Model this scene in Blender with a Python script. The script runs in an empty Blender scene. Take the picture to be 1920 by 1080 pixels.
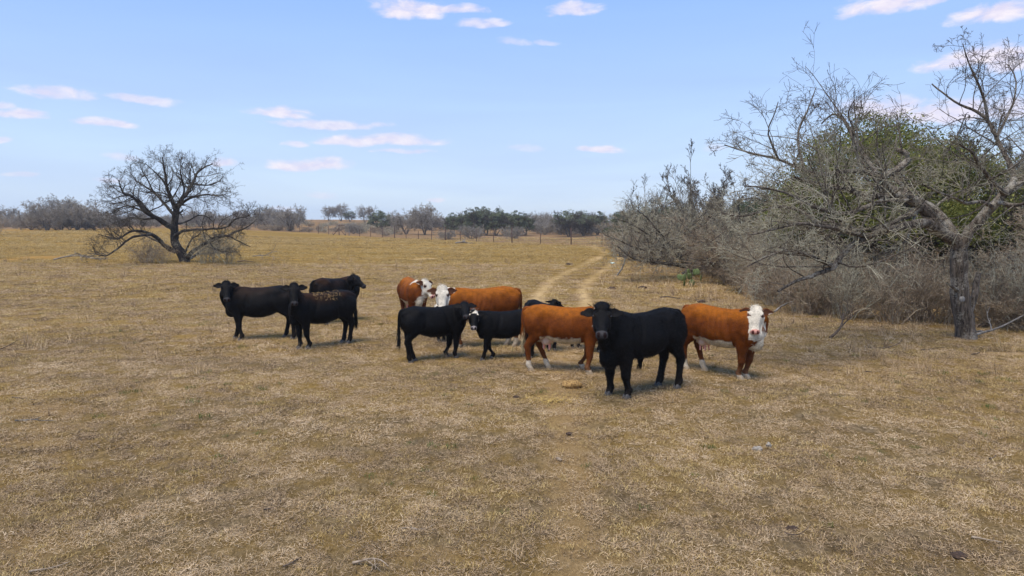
import bpy, bmesh, math, random
import numpy as np
from mathutils import Vector, Matrix
PI = math.pi
SC = bpy.context.scene
COL = SC.collection

# ------------------------------------------------------------------ camera
CAM_H = 2.7
PITCH = math.radians(5.44)
FPX = 1280.0
cd = bpy.data.cameras.new("camera")
cam = bpy.data.objects.new("camera", cd)
COL.objects.link(cam)
cam.location = (0, 0, CAM_H)
cam.rotation_euler = (PI / 2 - PITCH, 0, 0)
cd.sensor_width = 36.0
cd.lens = 24.0
cd.clip_start = 0.1
cd.clip_end = 4000
SC.camera = cam

# ------------------------------------------------------------------ sky
SUN_EL, SUN_AZ = 66.0, 210.0       # azimuth clockwise from +Y
EXPOSURE = 0.6
world = bpy.data.worlds.new("World")
SC.world = world
world.use_nodes = True
SC.view_settings.view_transform = 'Standard'
SC.view_settings.look = 'None'
SC.view_settings.exposure = EXPOSURE
SC.view_settings.gamma = 1.0
SC.cycles.use_adaptive_sampling = False
SC.cycles.max_bounces = 5
SC.cycles.diffuse_bounces = 3
SC.cycles.glossy_bounces = 2
SC.cycles.transmission_bounces = 2
SC.cycles.transparent_max_bounces = 4
SC.cycles.caustics_reflective = False
SC.cycles.caustics_refractive = False


class NT:
    """small helper for node trees"""
    def __init__(self, nt):
        self.nt = nt
    def n(self, typ, **kw):
        nd = self.nt.nodes.new(typ)
        for k, v in kw.items():
            setattr(nd, k, v)
        return nd
    def l(self, a, b):
        self.nt.links.new(a, b)
    def val(self, sock, v):
        if isinstance(v, bpy.types.NodeSocket):
            self.l(v, sock)
        else:
            sock.default_value = v
    def math(self, op, a, b=0.0, c=0.0, clamp=False):
        nd = self.n('ShaderNodeMath', operation=op, use_clamp=clamp)
        self.val(nd.inputs[0], a); self.val(nd.inputs[1], b); self.val(nd.inputs[2], c)
        return nd.outputs[0]
    def mix(self, f, a, b, mode='MIX'):
        nd = self.n('ShaderNodeMix', data_type='RGBA', blend_type=mode)
        self.val(nd.inputs[0], f)
        for s, v in ((nd.inputs[6], a), (nd.inputs[7], b)):
            if not isinstance(v, bpy.types.NodeSocket) and len(v) == 3:
                v = (*v, 1)
            self.val(s, v)
        return nd.outputs[2]
    def noise(self, vec, scale, detail=4, rough=0.55, dist=0.0, col=False):
        nd = self.n('ShaderNodeTexNoise')
        if vec is not None:
            self.l(vec, nd.inputs['Vector'])
        nd.inputs['Scale'].default_value = scale
        nd.inputs['Detail'].default_value = detail
        nd.inputs['Roughness'].default_value = rough
        nd.inputs['Distortion'].default_value = dist
        return nd.outputs[1 if col else 0]
    def ramp(self, f, stops):
        nd = self.n('ShaderNodeValToRGB')
        cr = nd.color_ramp
        while len(cr.elements) < len(stops):
            cr.elements.new(0.5)
        for e, (p, c) in zip(cr.elements, stops):
            e.position = p
            e.color = (*c, 1) if len(c) == 3 else c
        self.l(f, nd.inputs[0])
        return nd.outputs[0]
    def rng(self, f, a, b, c=0.0, d=1.0, smooth=False):
        nd = self.n('ShaderNodeMapRange', interpolation_type='SMOOTHSTEP' if smooth else 'LINEAR')
        self.val(nd.inputs[0], f)
        for i, v in zip((1, 2, 3, 4), (a, b, c, d)):
            nd.inputs[i].default_value = v
        return nd.outputs[0]
    def scaled(self, vec, s):
        nd = self.n('ShaderNodeMapping')
        self.l(vec, nd.inputs[0])
        nd.inputs['Scale'].default_value = s
        return nd.outputs[0]


def build_world():
    t = NT(world.node_tree)
    t.nt.nodes.clear()
    out = t.n('ShaderNodeOutputWorld')
    bg = t.n('ShaderNodeBackground')
    bg.inputs[1].default_value = 0.15
    t.l(bg.outputs[0], out.inputs[0])
    sky = t.n('ShaderNodeTexSky', sky_type='NISHITA')
    sky.sun_disc = False
    sky.sun_elevation = math.radians(SUN_EL)
    sky.sun_rotation = math.radians(SUN_AZ)
    sky.air_density = 1.0
    sky.dust_density = 0.6
    sky.ozone_density = 1.2
    tc = t.n('ShaderNodeTexCoord')
    sp = t.n('ShaderNodeSeparateXYZ')
    t.l(tc.outputs['Generated'], sp.inputs[0])
    x, y, z = sp.outputs
    az = t.math('ARCTAN2', x, y)
    hz = t.math('SQRT', t.math('ADD', t.math('MULTIPLY', x, x), t.math('MULTIPLY', y, y)))
    el = t.math('ARCTAN2', z, hz)
    cmb = t.n('ShaderNodeCombineXYZ')
    t.l(az, cmb.inputs[0]); t.l(el, cmb.inputs[1])
    uv = cmb.outputs[0]
    # thin bright veil, thicker toward the horizon, streaked
    streak = t.noise(t.scaled(uv, (1.2, 9.0, 1)), 1.6, 4, 0.5, 0.6)
    veil = t.rng(el, 0.0, 0.75, 0.90, 0.70)
    veil = t.math('ADD', veil, t.math('MULTIPLY', t.math('SUBTRACT', streak, 0.5), 0.55), clamp=True)
    zen = t.rng(el, 0.0, 0.34, 0.0, 1.0)
    veilcol = t.mix(zen, VEIL_LO, VEIL_HI)
    base = t.mix(veil, sky.outputs[0], veilcol)
    # small fair weather clouds at fixed directions
    f1 = t.noise(t.scaled(uv, (1.0, 2.2, 1)), 26, 7, 0.62, 0.4)
    f2 = t.math('MULTIPLY', t.math('SUBTRACT', f1, 0.5), 2.6)
    wx = t.noise(t.scaled(uv, (1.0, 1.6, 1)), 11, 3, 0.5, col=True)
    ws = t.n('ShaderNodeSeparateColor'); t.l(wx, ws.inputs[0])
    az = t.math('ADD', az, t.math('MULTIPLY', t.math('SUBTRACT', ws.outputs[0], .5), .045))
    el = t.math('ADD', el, t.math('MULTIPLY', t.math('SUBTRACT', ws.outputs[1], .5), .026))
    total = None
    for (px, py, w, h, s) in CLOUDS:
        u, v = (px - 960) / FPX, (540 - py) / FPX
        d = Vector((u, math.cos(PITCH) + v * math.sin(PITCH), -math.sin(PITCH) + v * math.cos(PITCH)))
        a0 = math.atan2(d.x, d.y); e0 = math.atan2(d.z, math.hypot(d.x, d.y))
        sw = 1.12 * w / FPX * math.cos(a0) ** 2; sh = 1.22 * h / FPX * math.cos(a0)
        da = t.math('MULTIPLY', t.math('SUBTRACT', az, a0), 1 / sw)
        de = t.math('MULTIPLY', t.math('SUBTRACT', el, e0), 1 / sh)
        # flatter below than above
        de = t.math('MULTIPLY', de, t.math('ADD', 1.0, t.math('MULTIPLY', t.math('LESS_THAN', de, 0.0), 0.5)))
        r2 = t.math('ADD', t.math('MULTIPLY', da, da), t.math('MULTIPLY', de, de))
        m = t.math('SUBTRACT', 1.0, r2)
        m = t.math('ADD', m, f2)
        m = t.rng(m, -0.2, 1.05, 0.0, s, smooth=True)
        m = t.math('MULTIPLY', m, t.rng(r2, 1.1, 2.6, 1.0, 0.0, smooth=True))
        total = m if total is None else t.math('MAXIMUM', total, m)
    f3 = t.noise(t.scaled(uv, (1.0, 2.0, 1)), 40, 4, 0.6)
    ccol = t.mix(t.rng(t.math('ADD', f3, t.math('MULTIPLY', t.math('SUBTRACT', f1, .5), .8)), 0.35, 0.7), CLOUD_A, CLOUD_B)
    base = t.mix(t.math('MINIMUM', total, 1.0), base, ccol)
    t.l(base, bg.inputs[0])


VEIL_LO = (2.8, 3.4, 4.3)
VEIL_HI = (1.30, 2.30, 4.6)
CLOUD_A = (3.5, 3.35, 4.2)
CLOUD_B = (4.3, 4.05, 4.4)
# pixel centre, half width, half height, strength
CLOUDS = [(770, 18, 75, 17, 1), (860, 20, 50, 9, .9), (908, 47, 46, 9, .75), (1078, 21, 50, 10, .8), (960, 82, 30, 9, .45),
          (1022, 80, 26, 7, .5), (1660, 14, 95, 18, 1), (1735, 2, 60, 9, .9), (1868, 30, 78, 22, 1), (105, 176, 72, 14, .85), (268, 184, 62, 9, .7),
          (30, 219, 56, 11, .85), (0, 198, 22, 9, .6), (205, 232, 58, 9, .8), (522, 212, 60, 9, .9), (620, 232, 100, 9, .75),
          (555, 268, 26, 7, .7), (650, 264, 62, 12, .85), (745, 262, 88, 12, .85), (760, 285, 50, 6, .6), (580, 309, 78, 13, .9), (1125, 279, 46, 8, .85),
          (5, 270, 26, 8, .6), (225, 291, 36, 8, .5), (418, 308, 20, 9, .8), (40, 332, 34, 5, .4), (820, 373, 20, 5, .6),
          (1850, 112, 130, 20, 1), (1905, 122, 60, 24, .9), (1660, 205, 80, 22, .9), (1800, 208, 120, 24, .9), (1915, 205, 60, 22, .8), (1335, 282, 24, 7, .35),
          (985, 279, 32, 7, .3), (200, 337, 28, 7, .45), (600, 362, 30, 6, .35), (530, 395, 26, 6, .35)]
build_world()

sd = bpy.data.lights.new("sun", 'SUN')
sun = bpy.data.objects.new("sun", sd)
COL.objects.link(sun)
sd.energy = 2.5
sd.angle = math.radians(32)
sd.color = (1.0, 0.885, 0.72)
_a, _e = math.radians(SUN_AZ), math.radians(SUN_EL)
_d = Vector((math.sin(_a) * math.cos(_e), math.cos(_a) * math.cos(_e), math.sin(_e)))
sun.rotation_euler = _d.to_track_quat('Z', 'Y').to_euler()


# ------------------------------------------------------------------ helpers
def tag(o, label=None, cat=None, group=None, kind=None):
    if label: o['label'] = label
    if cat: o['category'] = cat
    if group: o['group'] = group
    if kind: o['kind'] = kind
    return o


def link(name, me, parent=None, mat=None):
    o = bpy.data.objects.new(name, me)
    COL.objects.link(o)
    if mat is not None and me is not None and not me.materials:
        for m in (mat if isinstance(mat, (list, tuple)) else [mat]):
            me.materials.append(m)
    if parent is not None:
        o.parent = parent
    return o


def empty(name, loc=(0, 0, 0), rz=0.0, scale=1.0):
    o = bpy.data.objects.new(name, None)
    o.empty_display_size = 0.2
    COL.objects.link(o)
    o.location = loc
    o.rotation_euler = (0, 0, rz)
    o.scale = (scale,) * 3
    return o


def copy_tree(o, parent=None):
    c = o.copy()
    COL.objects.link(c)
    c.parent = parent
    for ch in list(o.children):
        copy_tree(ch, c)
    return c


def mesh_np(name, V, F, smooth=True, attrs=None):
    """V (n,3); F list of (m,k) int arrays"""
    me = bpy.data.meshes.new(name)
    V = np.asarray(V, dtype=np.float32)
    Fs = [np.asarray(f, dtype=np.int32) for f in (F if isinstance(F, list) else [F]) if len(f)]
    me.vertices.add(len(V))
    me.vertices.foreach_set('co', V.ravel())
    loops = np.concatenate([f.ravel() for f in Fs])
    sizes = np.concatenate([np.full(len(f), f.shape[1], dtype=np.int32) for f in Fs])
    starts = np.concatenate([[0], np.cumsum(sizes)[:-1]]).astype(np.int32)
    me.loops.add(len(loops))
    me.loops.foreach_set('vertex_index', loops)
    me.polygons.add(len(sizes))
    me.polygons.foreach_set('loop_start', starts)
    me.polygons.foreach_set('loop_total', sizes)
    me.polygons.foreach_set('use_smooth', np.full(len(sizes), smooth))
    me.update(calc_edges=True)
    if attrs:
        for k, a in attrs.items():
            a = np.asarray(a, dtype=np.float32)
            if a.ndim == 2:
                if a.shape[1] == 3:
                    a = np.hstack([a, np.ones((len(a), 1), np.float32)])
                at = me.attributes.new(k, 'FLOAT_COLOR', 'POINT')
                at.data.foreach_set('color', a.ravel())
            else:
                at = me.attributes.new(k, 'FLOAT', 'POINT')
                at.data.foreach_set('value', a)
    return me


def ground_px(px, py, h=CAM_H):
    u, v = (px - 960) / FPX, (540 - py) / FPX
    t = h / (math.sin(PITCH) - v * math.cos(PITCH))
    return Vector((u * t, (math.cos(PITCH) + v * math.sin(PITCH)) * t, 0))


def at_px(px, py, Y):
    """world point seen at pixel with world depth Y"""
    u, v = (px - 960) / FPX, (540 - py) / FPX
    t = Y / (math.cos(PITCH) + v * math.sin(PITCH))
    return Vector((u * t, Y, CAM_H + (-math.sin(PITCH) + v * math.cos(PITCH)) * t))


def _hash(i, j, k, seed):
    h = (i.astype(np.int64) * 374761393 + j.astype(np.int64) * 668265263 + k.astype(np.int64) * 2147483647 + seed * 1274126177) & 0xffffffff
    h = ((h ^ (h >> 13)) * 1274126177) & 0xffffffff
    h = (h ^ (h >> 16)) & 0xffffffff
    return h / 4294967295.0


def vnoise(x, y, z=0.0, seed=0):
    x = np.asarray(x, dtype=np.float64); y = np.asarray(y, dtype=np.float64)
    z = np.asarray(z, dtype=np.float64) + np.zeros_like(x)
    xi, yi, zi = np.floor(x), np.floor(y), np.floor(z)
    f = [x - xi, y - yi, z - zi]
    f = [q * q * (3 - 2 * q) for q in f]
    r = 0
    for a in (0, 1):
        for b in (0, 1):
            for c in (0, 1):
                w = (f[0] if a else 1 - f[0]) * (f[1] if b else 1 - f[1]) * (f[2] if c else 1 - f[2])
                r = r + w * _hash(xi + a, yi + b, zi + c, seed)
    return r


def fbm(x, y, z=0.0, seed=0, octv=4):
    r, a, s = 0, 0.5, 1.0
    for o in range(octv):
        r = r + a * (vnoise(np.asarray(x) * s, np.asarray(y) * s, np.asarray(z) * s, seed + o) - 0.5)
        a *= 0.5; s *= 2.03
    return r


def sstep(a, b, x):
    t = np.clip((np.asarray(x, dtype=np.float64) - a) / (b - a), 0, 1)
    return t * t * (3 - 2 * t)


def terrain(x, y):
    x = np.asarray(x, dtype=np.float64); y = np.asarray(y, dtype=np.float64)
    r = np.hypot(x, y)
    far = 3.3 * sstep(120, 340, y) * (1 - 0.55 * sstep(10, 60, x))
    left = 1.25 * sstep(62, 132, y) * sstep(-30, -78, x) * (1 - sstep(220, 400, y) * .4)
    und = 0.35 * fbm(x / 38, y / 38, 0, 3, 3) * sstep(14, 60, r)
    fine = (0.05 * fbm(x / 1.9, y / 1.9, 0, 5, 3) + 0.035 * fbm(x / 0.42, y / 0.42, 0, 9, 2)) * (1 - sstep(14, 40, r))
    return far + left + und + fine


def tz(x, y):
    return float(terrain(np.array([x]), np.array([y]))[0])


def on_ground(px, py):
    """ground point under a pixel, following the terrain"""
    p = ground_px(px, py)
    for _ in range(8):
        p = ground_px(px, py, CAM_H - tz(p.x, p.y))
    return Vector((p.x, p.y, tz(p.x, p.y)))


def material(name, rough=0.85, spec=0.3):
    m = bpy.data.materials.new(name)
    m.use_nodes = True
    t = NT(m.node_tree)
    b = m.node_tree.nodes['Principled BSDF']
    b.inputs['Roughness'].default_value = rough
    b.inputs['Specular IOR Level'].default_value = spec
    return m, t, b
# ------------------------------------------------------------------ ground
# the dirt track: two wheel ruts, given as ground points
TRACK_C = [(1078, 1240), (1078, 1080), (1070, 960), (1064, 860), (1056, 780), (1050, 720), (1050, 650), (1052, 590), (1052, 560),
           (1060, 535), (1082, 518), (1108, 503), (1130, 490), (1147, 478), (1148, 470), (1135, 465)]


def spline(P, n):
    P = [np.array(p, float) for p in P]
    P = [2 * P[0] - P[1]] + P + [2 * P[-1] - P[-2]]
    out = []
    m = len(P) - 3
    for q in range(n):
        s = q / (n - 1) * m
        i = min(int(s), m - 1); f = s - i
        a, b, c, d = P[i:i + 4]
        out.append(0.5 * ((2 * b) + (c - a) * f + (2 * a - 5 * b + 4 * c - d) * f * f + (3 * b - a - 3 * c + d) * f ** 3))
    return np.array(out)


_tr = spline([ground_px(*p)[:2] for p in TRACK_C], 400)


def track_mask(x, y):
    """0..1 how worn the ground is by the two ruts"""
    x = np.asarray(x, float); y = np.asarray(y, float)
    out = np.zeros(len(x))
    sel = np.where((y > 3) & (y < 85) & (x > -3) & (x < 16))[0]
    tan = np.gradient(_tr, axis=0)
    tan /= np.linalg.norm(tan, axis=1)[:, None]
    for c in range(0, len(sel), 20000):
        s = sel[c:c + 20000]
        d = (x[s, None] - _tr[None, :, 0]) ** 2 + (y[s, None] - _tr[None, :, 1]) ** 2
        k = d.argmin(1)
        dx, dy = x[s] - _tr[k, 0], y[s] - _tr[k, 1]
        lat = dx * tan[k, 1] - dy * tan[k, 0]
        lat = lat + 0.35 * fbm(x[s] / 1.7, y[s] / 1.7, 0, 21, 3)
        yy = y[s]
        sep = 0.85
        wid = 0.32 + 0.15 * sstep(20, 50, yy)
        rut = np.exp(-((np.abs(lat) - sep) / wid) ** 2)
        one = np.exp(-((lat / (0.42 - .12 * sstep(9, 5, yy))) ** 2))
        far = sstep(14, 24, yy)
        out[s] = rut * far * 1.0 + one * (1 - far) * 0.72
    return np.clip(out, 0, 1)


def patches(x, y):
    """bare sandy patches: pixel centre, half sizes in m"""
    out = np.zeros(len(x))
    for (px, py, a, b, s) in [(70, 485, 2.4, 3.2, 1), (60, 443, 8, 14, 1), (200, 442, 5, 10, .8), (795, 485, 1.1, 2, .9), (1030, 700, .5, .35, .55), (1030, 752, .45, .3, .6),
                              (1890, 664, .8, .3, .9), (350, 613, .7, .2, .7), (120, 800, .7, .3, .5), (60, 770, 1.2, .35, .5), (60, 830, 1.0, .25, .5), (650, 830, .5, .2, .3),
                              (1220, 780, .9, .25, .35), (1130, 1050, .5, .15, .5), (800, 1040, .45, .2, .5), (30, 1030, .6, .3, .5), (1400, 880, .5, .2, .35), (500, 960, .4, .15, .4), (1040, 520, 1.5, .8, .5), (1110, 545, 1.5, .6, .4)]:
        c = ground_px(px, py)
        if py < 450: c = on_ground(px, py)
        n = 0.9 * fbm(x / (a * .6), y / (b * .8), 0, 31, 3)
        d = ((x - c.x) / a) ** 2 + ((y - c.y) / b) ** 2
        out = np.maximum(out, s * sstep(1.3, 0.2, d + n))
    return out


def wear(x, y):
    """0..1 bareness of the ground, used for colour and for thinning the grass"""
    n = fbm(x / 2.3, y / 1.3, 0, 41, 4) + 0.5 * fbm(x / 0.6, y / 0.5, 0, 45, 3)
    return np.clip(np.maximum(track_mask(x, y), patches(x, y)) + sstep(0.12, 0.42, n) * 0.55, 0, 1)


def build_ground():
    def axis(lo, hi, fine_lo, fine_hi, step, growth):
        a = list(np.arange(fine_lo, fine_hi, step))
        s, v = step, fine_hi
        while v < hi:
            a.append(v); s *= growth; v += s
        a.append(hi)
        s, v = step, fine_lo
        b = []
        while v > lo:
            s *= growth; v -= s; b.append(v)
        return np.array(sorted(b + a))
    ys = [-60, -30, -12, -4, 0, 2]
    v, s = 3.0, 0.075
    while v < 800:
        ys.append(v); v += s; s = max(0.075, min(s * 1.035, v * 0.011)) if v < 140 else s * 1.08
    ys = np.array(ys)
    # fan-shaped sheet: columns scale with distance
    us = np.concatenate([np.linspace(-2.2, -1.0, 16)[:-1], np.linspace(-1.0, 1.0, 420), np.linspace(1.0, 2.2, 16)[1:]])
    w = np.maximum(ys, 6.0)
    X = (us[None, :] * w[:, None])
    Y = np.repeat(ys[:, None], len(us), 1)
    x, y = X.ravel(), Y.ravel()
    z = terrain(x, y)
    bare = wear(x, y)
    tr = np.maximum(track_mask(x, y), patches(x, y))
    z = z - 0.02 * track_mask(x, y)
    n, m = len(ys), len(us)
    i = np.arange(n - 1)[:, None] * m + np.arange(m - 1)[None, :]
    F = np.stack([i, i + 1, i + m + 1, i + m], -1).reshape(-1, 4)
    me = mesh_np('ground', np.stack([x, y, z], 1), F, attrs={'bare': bare, 'track': tr})
    mt, t, b = material('ground_dry_pasture', 1.0, 0.0)
    geo = t.n('ShaderNodeNewGeometry')
    pos = geo.outputs['Position']
    at = t.n('ShaderNodeAttribute', attribute_name='bare').outputs['Fac']
    ta = t.n('ShaderNodeAttribute', attribute_name='track').outputs['Fac']
    n1 = t.noise(t.scaled(pos, (.5, 1, 1)), 0.35, 5, 0.6)
    n2 = t.noise(pos, 2.2, 6, 0.65)
    n3 = t.noise(t.scaled(pos, (1, .5, 1)), 14, 6, 0.75, 0.8)
    n4 = t.noise(t.scaled(pos, (1, .6, 1)), 55, 5, 0.75, 1.2)
    sp = t.n('ShaderNodeSeparateXYZ'); t.l(pos, sp.inputs[0])
    dist = sp.outputs[1]
    soil = t.mix(t.rng(n4, .35, .65), (.165, .098, .040), (.44, .30, .145))
    thatch = t.mix(t.rng(n4, .38, .62), (0.062, 0.041, 0.017), (0.312, 0.217, 0.095))
    grey = t.mix(t.rng(n3, .35, .65), (0.074, 0.055, 0.032), (0.297, 0.227, 0.138))
    yel = t.mix(t.rng(n3, .35, .65), (0.196, 0.121, 0.030), (0.484, 0.320, 0.092))
    c = t.mix(t.rng(n2, .42, .6), thatch, grey)
    c = t.mix(t.math('MULTIPLY', t.math('MAXIMUM', t.rng(n1, .38, .62), t.rng(dist, 25, 60, 0, .8)), t.rng(dist, 6, 45, .4, .95)), c, yel)
    c = t.mix(t.rng(at, .25, .8, 0, .7), c, soil)
    sand = t.mix(t.rng(n3, .3, .7), (0.433, 0.301, 0.140), (0.659, 0.495, 0.264))
    c = t.mix(t.math('MULTIPLY', t.math('MULTIPLY', t.rng(ta, .25, 1.0), t.rng(n2, .38, .56, .6, 1.0)), t.rng(dist, 9, 24, .22, 1.0)), c, sand)
    orange = t.mix(t.rng(n3, .3, .7), (0.340, 0.194, 0.060), (0.464, 0.281, 0.096))
    c = t.mix(t.math('MULTIPLY', t.rng(ta, .2, .8), t.rng(sp.outputs[0], -20, -14, 1.0, 0.0)), c, orange)
    # clumpy darker bands of taller grass seen far out
    n5 = t.noise(t.scaled(pos, (.25, 1, 1)), 0.22, 5, 0.65)
    n6 = t.noise(t.scaled(pos, (.8, 1.0, 1)), 1.3, 5, 0.7)
    c = t.mix(t.math('MULTIPLY', t.rng(n5, .42, .62), t.rng(dist, 20, 45, 0, .85)), c, (0.196, 0.131, 0.034))
    c = t.mix(t.math('MULTIPLY', t.rng(n6, .45, .7), t.rng(dist, 14, 35, 0, .7)), c, (0.124, 0.082, 0.028))
    # reddish rough ground beyond the fence
    redm = t.rng(t.math('ADD', t.math('ADD', dist, t.math('MULTIPLY', n2, 5.0)), t.math('MULTIPLY', t.math('MAXIMUM', sp.outputs[0], -42.0), 1.35)), 95.5, 99.5)
    red = t.mix(t.rng(t.noise(t.scaled(pos, (.35, 1, 1)), .35, 5, .7), .35, .65), (.15, .092, .048), (.31, .205, .115))
    c = t.mix(t.math('MULTIPLY', redm, .85), c, red)
    c = t.mix(1.0, c, (1.08, 1.04, 1.0), 'MULTIPLY')
    t.l(c, b.inputs['Base Color'])
    bmp = t.n('ShaderNodeBump')
    bmp.inputs['Strength'].default_value = .9
    bmp.inputs['Distance'].default_value = .03
    t.l(t.math('ADD', t.math('MULTIPLY', n3, .6), n4), bmp.inputs['Height'])
    t.l(bmp.outputs[0], b.inputs['Normal'])
    o = link('ground', me, None, mt)
    tag(o, 'dry tan pasture ground with a worn dirt track', 'ground', kind='structure')


build_ground()


# ------------------------------------------------------------------ grass
def blade_material(name, cols):
    m, t, b = material(name, .8, .2)
    at = t.n('ShaderNodeAttribute', attribute_name='bl').outputs['Fac']
    ti = t.n('ShaderNodeAttribute', attribute_name='tint', attribute_type='INSTANCER').outputs['Fac']
    k = t.math('ADD', t.math('MULTIPLY', at, .5), t.math('MULTIPLY', ti, .5))
    st = [(i / (len(cols) - 1) * .8 + .1, c) for i, c in enumerate(cols)]
    c = t.ramp(k, st)
    t.l(c, b.inputs['Base Color'])
    return m


def blades(seed, n, radius, lmin, lmax, wid, lie, clumps=None):
    """grass blades: bent two-segment strips; lie=1 flat straw, 0 upright"""
    r = np.random.default_rng(seed)
    if clumps:
        c = r.uniform(-1, 1, (clumps, 2)) * radius
        base = c[r.integers(0, clumps, n)] + r.normal(0, .03, (n, 2))
    else:
        a = r.uniform(0, 2 * PI, n); q = np.sqrt(r.uniform(0, 1, n)) * radius
        base = np.stack([np.cos(a) * q, np.sin(a) * q], 1)
    L = r.uniform(lmin, lmax, n)
    th = r.uniform(0, 2 * PI, n)
    up = np.clip(r.normal(1 - lie, .22, n), .03, .98)
    el = up * PI / 2 * .92
    d = np.stack([np.cos(th) * np.cos(el), np.sin(th) * np.cos(el), np.sin(el)], 1)
    side = np.stack([-np.sin(th), np.cos(th), r.normal(0, .5, n)], 1)
    side /= np.linalg.norm(side, axis=1)[:, None]
    b0 = np.concatenate([base, r.uniform(-.004, .012, (n, 1))], 1)
    mid = b0 + d * (L * .55)[:, None]
    d2 = d + np.stack([r.normal(0, .3, n), r.normal(0, .3, n), r.normal(-.25, .25, n)], 1)
    d2 /= np.linalg.norm(d2, axis=1)[:, None]
    tip = mid + d2 * (L * .45)[:, None]
    tip[:, 2] = np.maximum(tip[:, 2], .003)
    w = (wid * r.uniform(.6, 1.4, n))[:, None]
    V = np.stack([b0 - side * w, b0 + side * w, mid - side * w * .8, mid + side * w * .8, tip], 1).reshape(-1, 3)
    i = np.arange(n)[:, None] * 5
    Q = i + np.array([[0, 1, 3, 2]]); T = i + np.array([[2, 3, 4]])
    return V, [Q, T], np.repeat(r.uniform(0, 1, n), 5)


def scatter_group(name, collection, pts, rot, scl, idx, tint):
    me = bpy.data.meshes.new(name)
    n = len(pts)
    me.vertices.add(n)
    me.vertices.foreach_set('co', np.asarray(pts, np.float32).ravel())
    a = me.attributes.new('rot', 'FLOAT_VECTOR', 'POINT'); a.data.foreach_set('vector', np.asarray(rot, np.float32).ravel())
    a = me.attributes.new('scl', 'FLOAT', 'POINT'); a.data.foreach_set('value', np.asarray(scl, np.float32))
    a = me.attributes.new('idx', 'INT', 'POINT'); a.data.foreach_set('value', np.asarray(idx, np.int32))
    a = me.attributes.new('tint', 'FLOAT', 'POINT'); a.data.foreach_set('value', np.asarray(tint, np.float32))
    o = link(name, me)
    g = bpy.data.node_groups.new(name + '_scatter', 'GeometryNodeTree')
    g.interface.new_socket('Geometry', in_out='INPUT', socket_type='NodeSocketGeometry')
    g.interface.new_socket('Geometry', in_out='OUTPUT', socket_type='NodeSocketGeometry')
    N = g.nodes; Lk = g.links
    gi = N.new('NodeGroupInput'); go = N.new('NodeGroupOutput')
    ip = N.new('GeometryNodeInstanceOnPoints')
    ci = N.new('GeometryNodeCollectionInfo')
    ci.inputs['Collection'].default_value = collection
    ci.inputs['Separate Children'].default_value = True
    ci.inputs['Reset Children'].default_value = True
    def attr(nm, typ):
        q = N.new('GeometryNodeInputNamedAttribute'); q.data_type = typ
        q.inputs['Name'].default_value = nm
        return q.outputs['Attribute']
    Lk.new(gi.outputs[0], ip.inputs['Points'])
    Lk.new(ci.outputs[0], ip.inputs['Instance'])
    ip.inputs['Pick Instance'].default_value = True
    Lk.new(attr('idx', 'INT'), ip.inputs['Instance Index'])
    e2r = N.new('FunctionNodeEulerToRotation')
    Lk.new(attr('rot', 'FLOAT_VECTOR'), e2r.inputs[0])
    Lk.new(e2r.outputs[0], ip.inputs['Rotation'])
    Lk.new(attr('scl', 'FLOAT'), ip.inputs['Scale'])
    Lk.new(ip.outputs[0], go.inputs[0])
    md = o.modifiers.new('scatter', 'NODES'); md.node_group = g
    return o


def scatter_points(seed, bands, thin=0.8, keep=None):
    """bands: (y0, y1, per m2, scale)"""
    r = np.random.default_rng(seed)
    P, S = [], []
    for (y0, y1, den, sc) in bands:
        area = .92 * (y1 ** 2 - y0 ** 2)
        n = int(area * den)
        y = np.sqrt(r.uniform(y0 ** 2, y1 ** 2, n)); x = r.uniform(-.92, .92, n) * y
        P.append(np.stack([x, y], 1)); S.append(np.full(n, sc))
    P = np.concatenate(P); S = np.concatenate(S) * r.uniform(.7, 1.3, len(P))
    w = wear(P[:, 0], P[:, 1])
    k = r.uniform(0, 1, len(P)) > np.maximum(w * thin, track_mask(P[:, 0], P[:, 1]) * (.70 + .45 * sstep(12, 22, P[:, 1])))
    if keep is not None:
        k &= keep(P, r)
    P, S = P[k], S[k]
    z = terrain(P[:, 0], P[:, 1])
    rot = np.stack([r.normal(0, .05, len(P)), r.normal(0, .05, len(P)), r.uniform(0, 2 * PI, len(P))], 1)
    return np.column_stack([P, z]), rot, S, r


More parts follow.
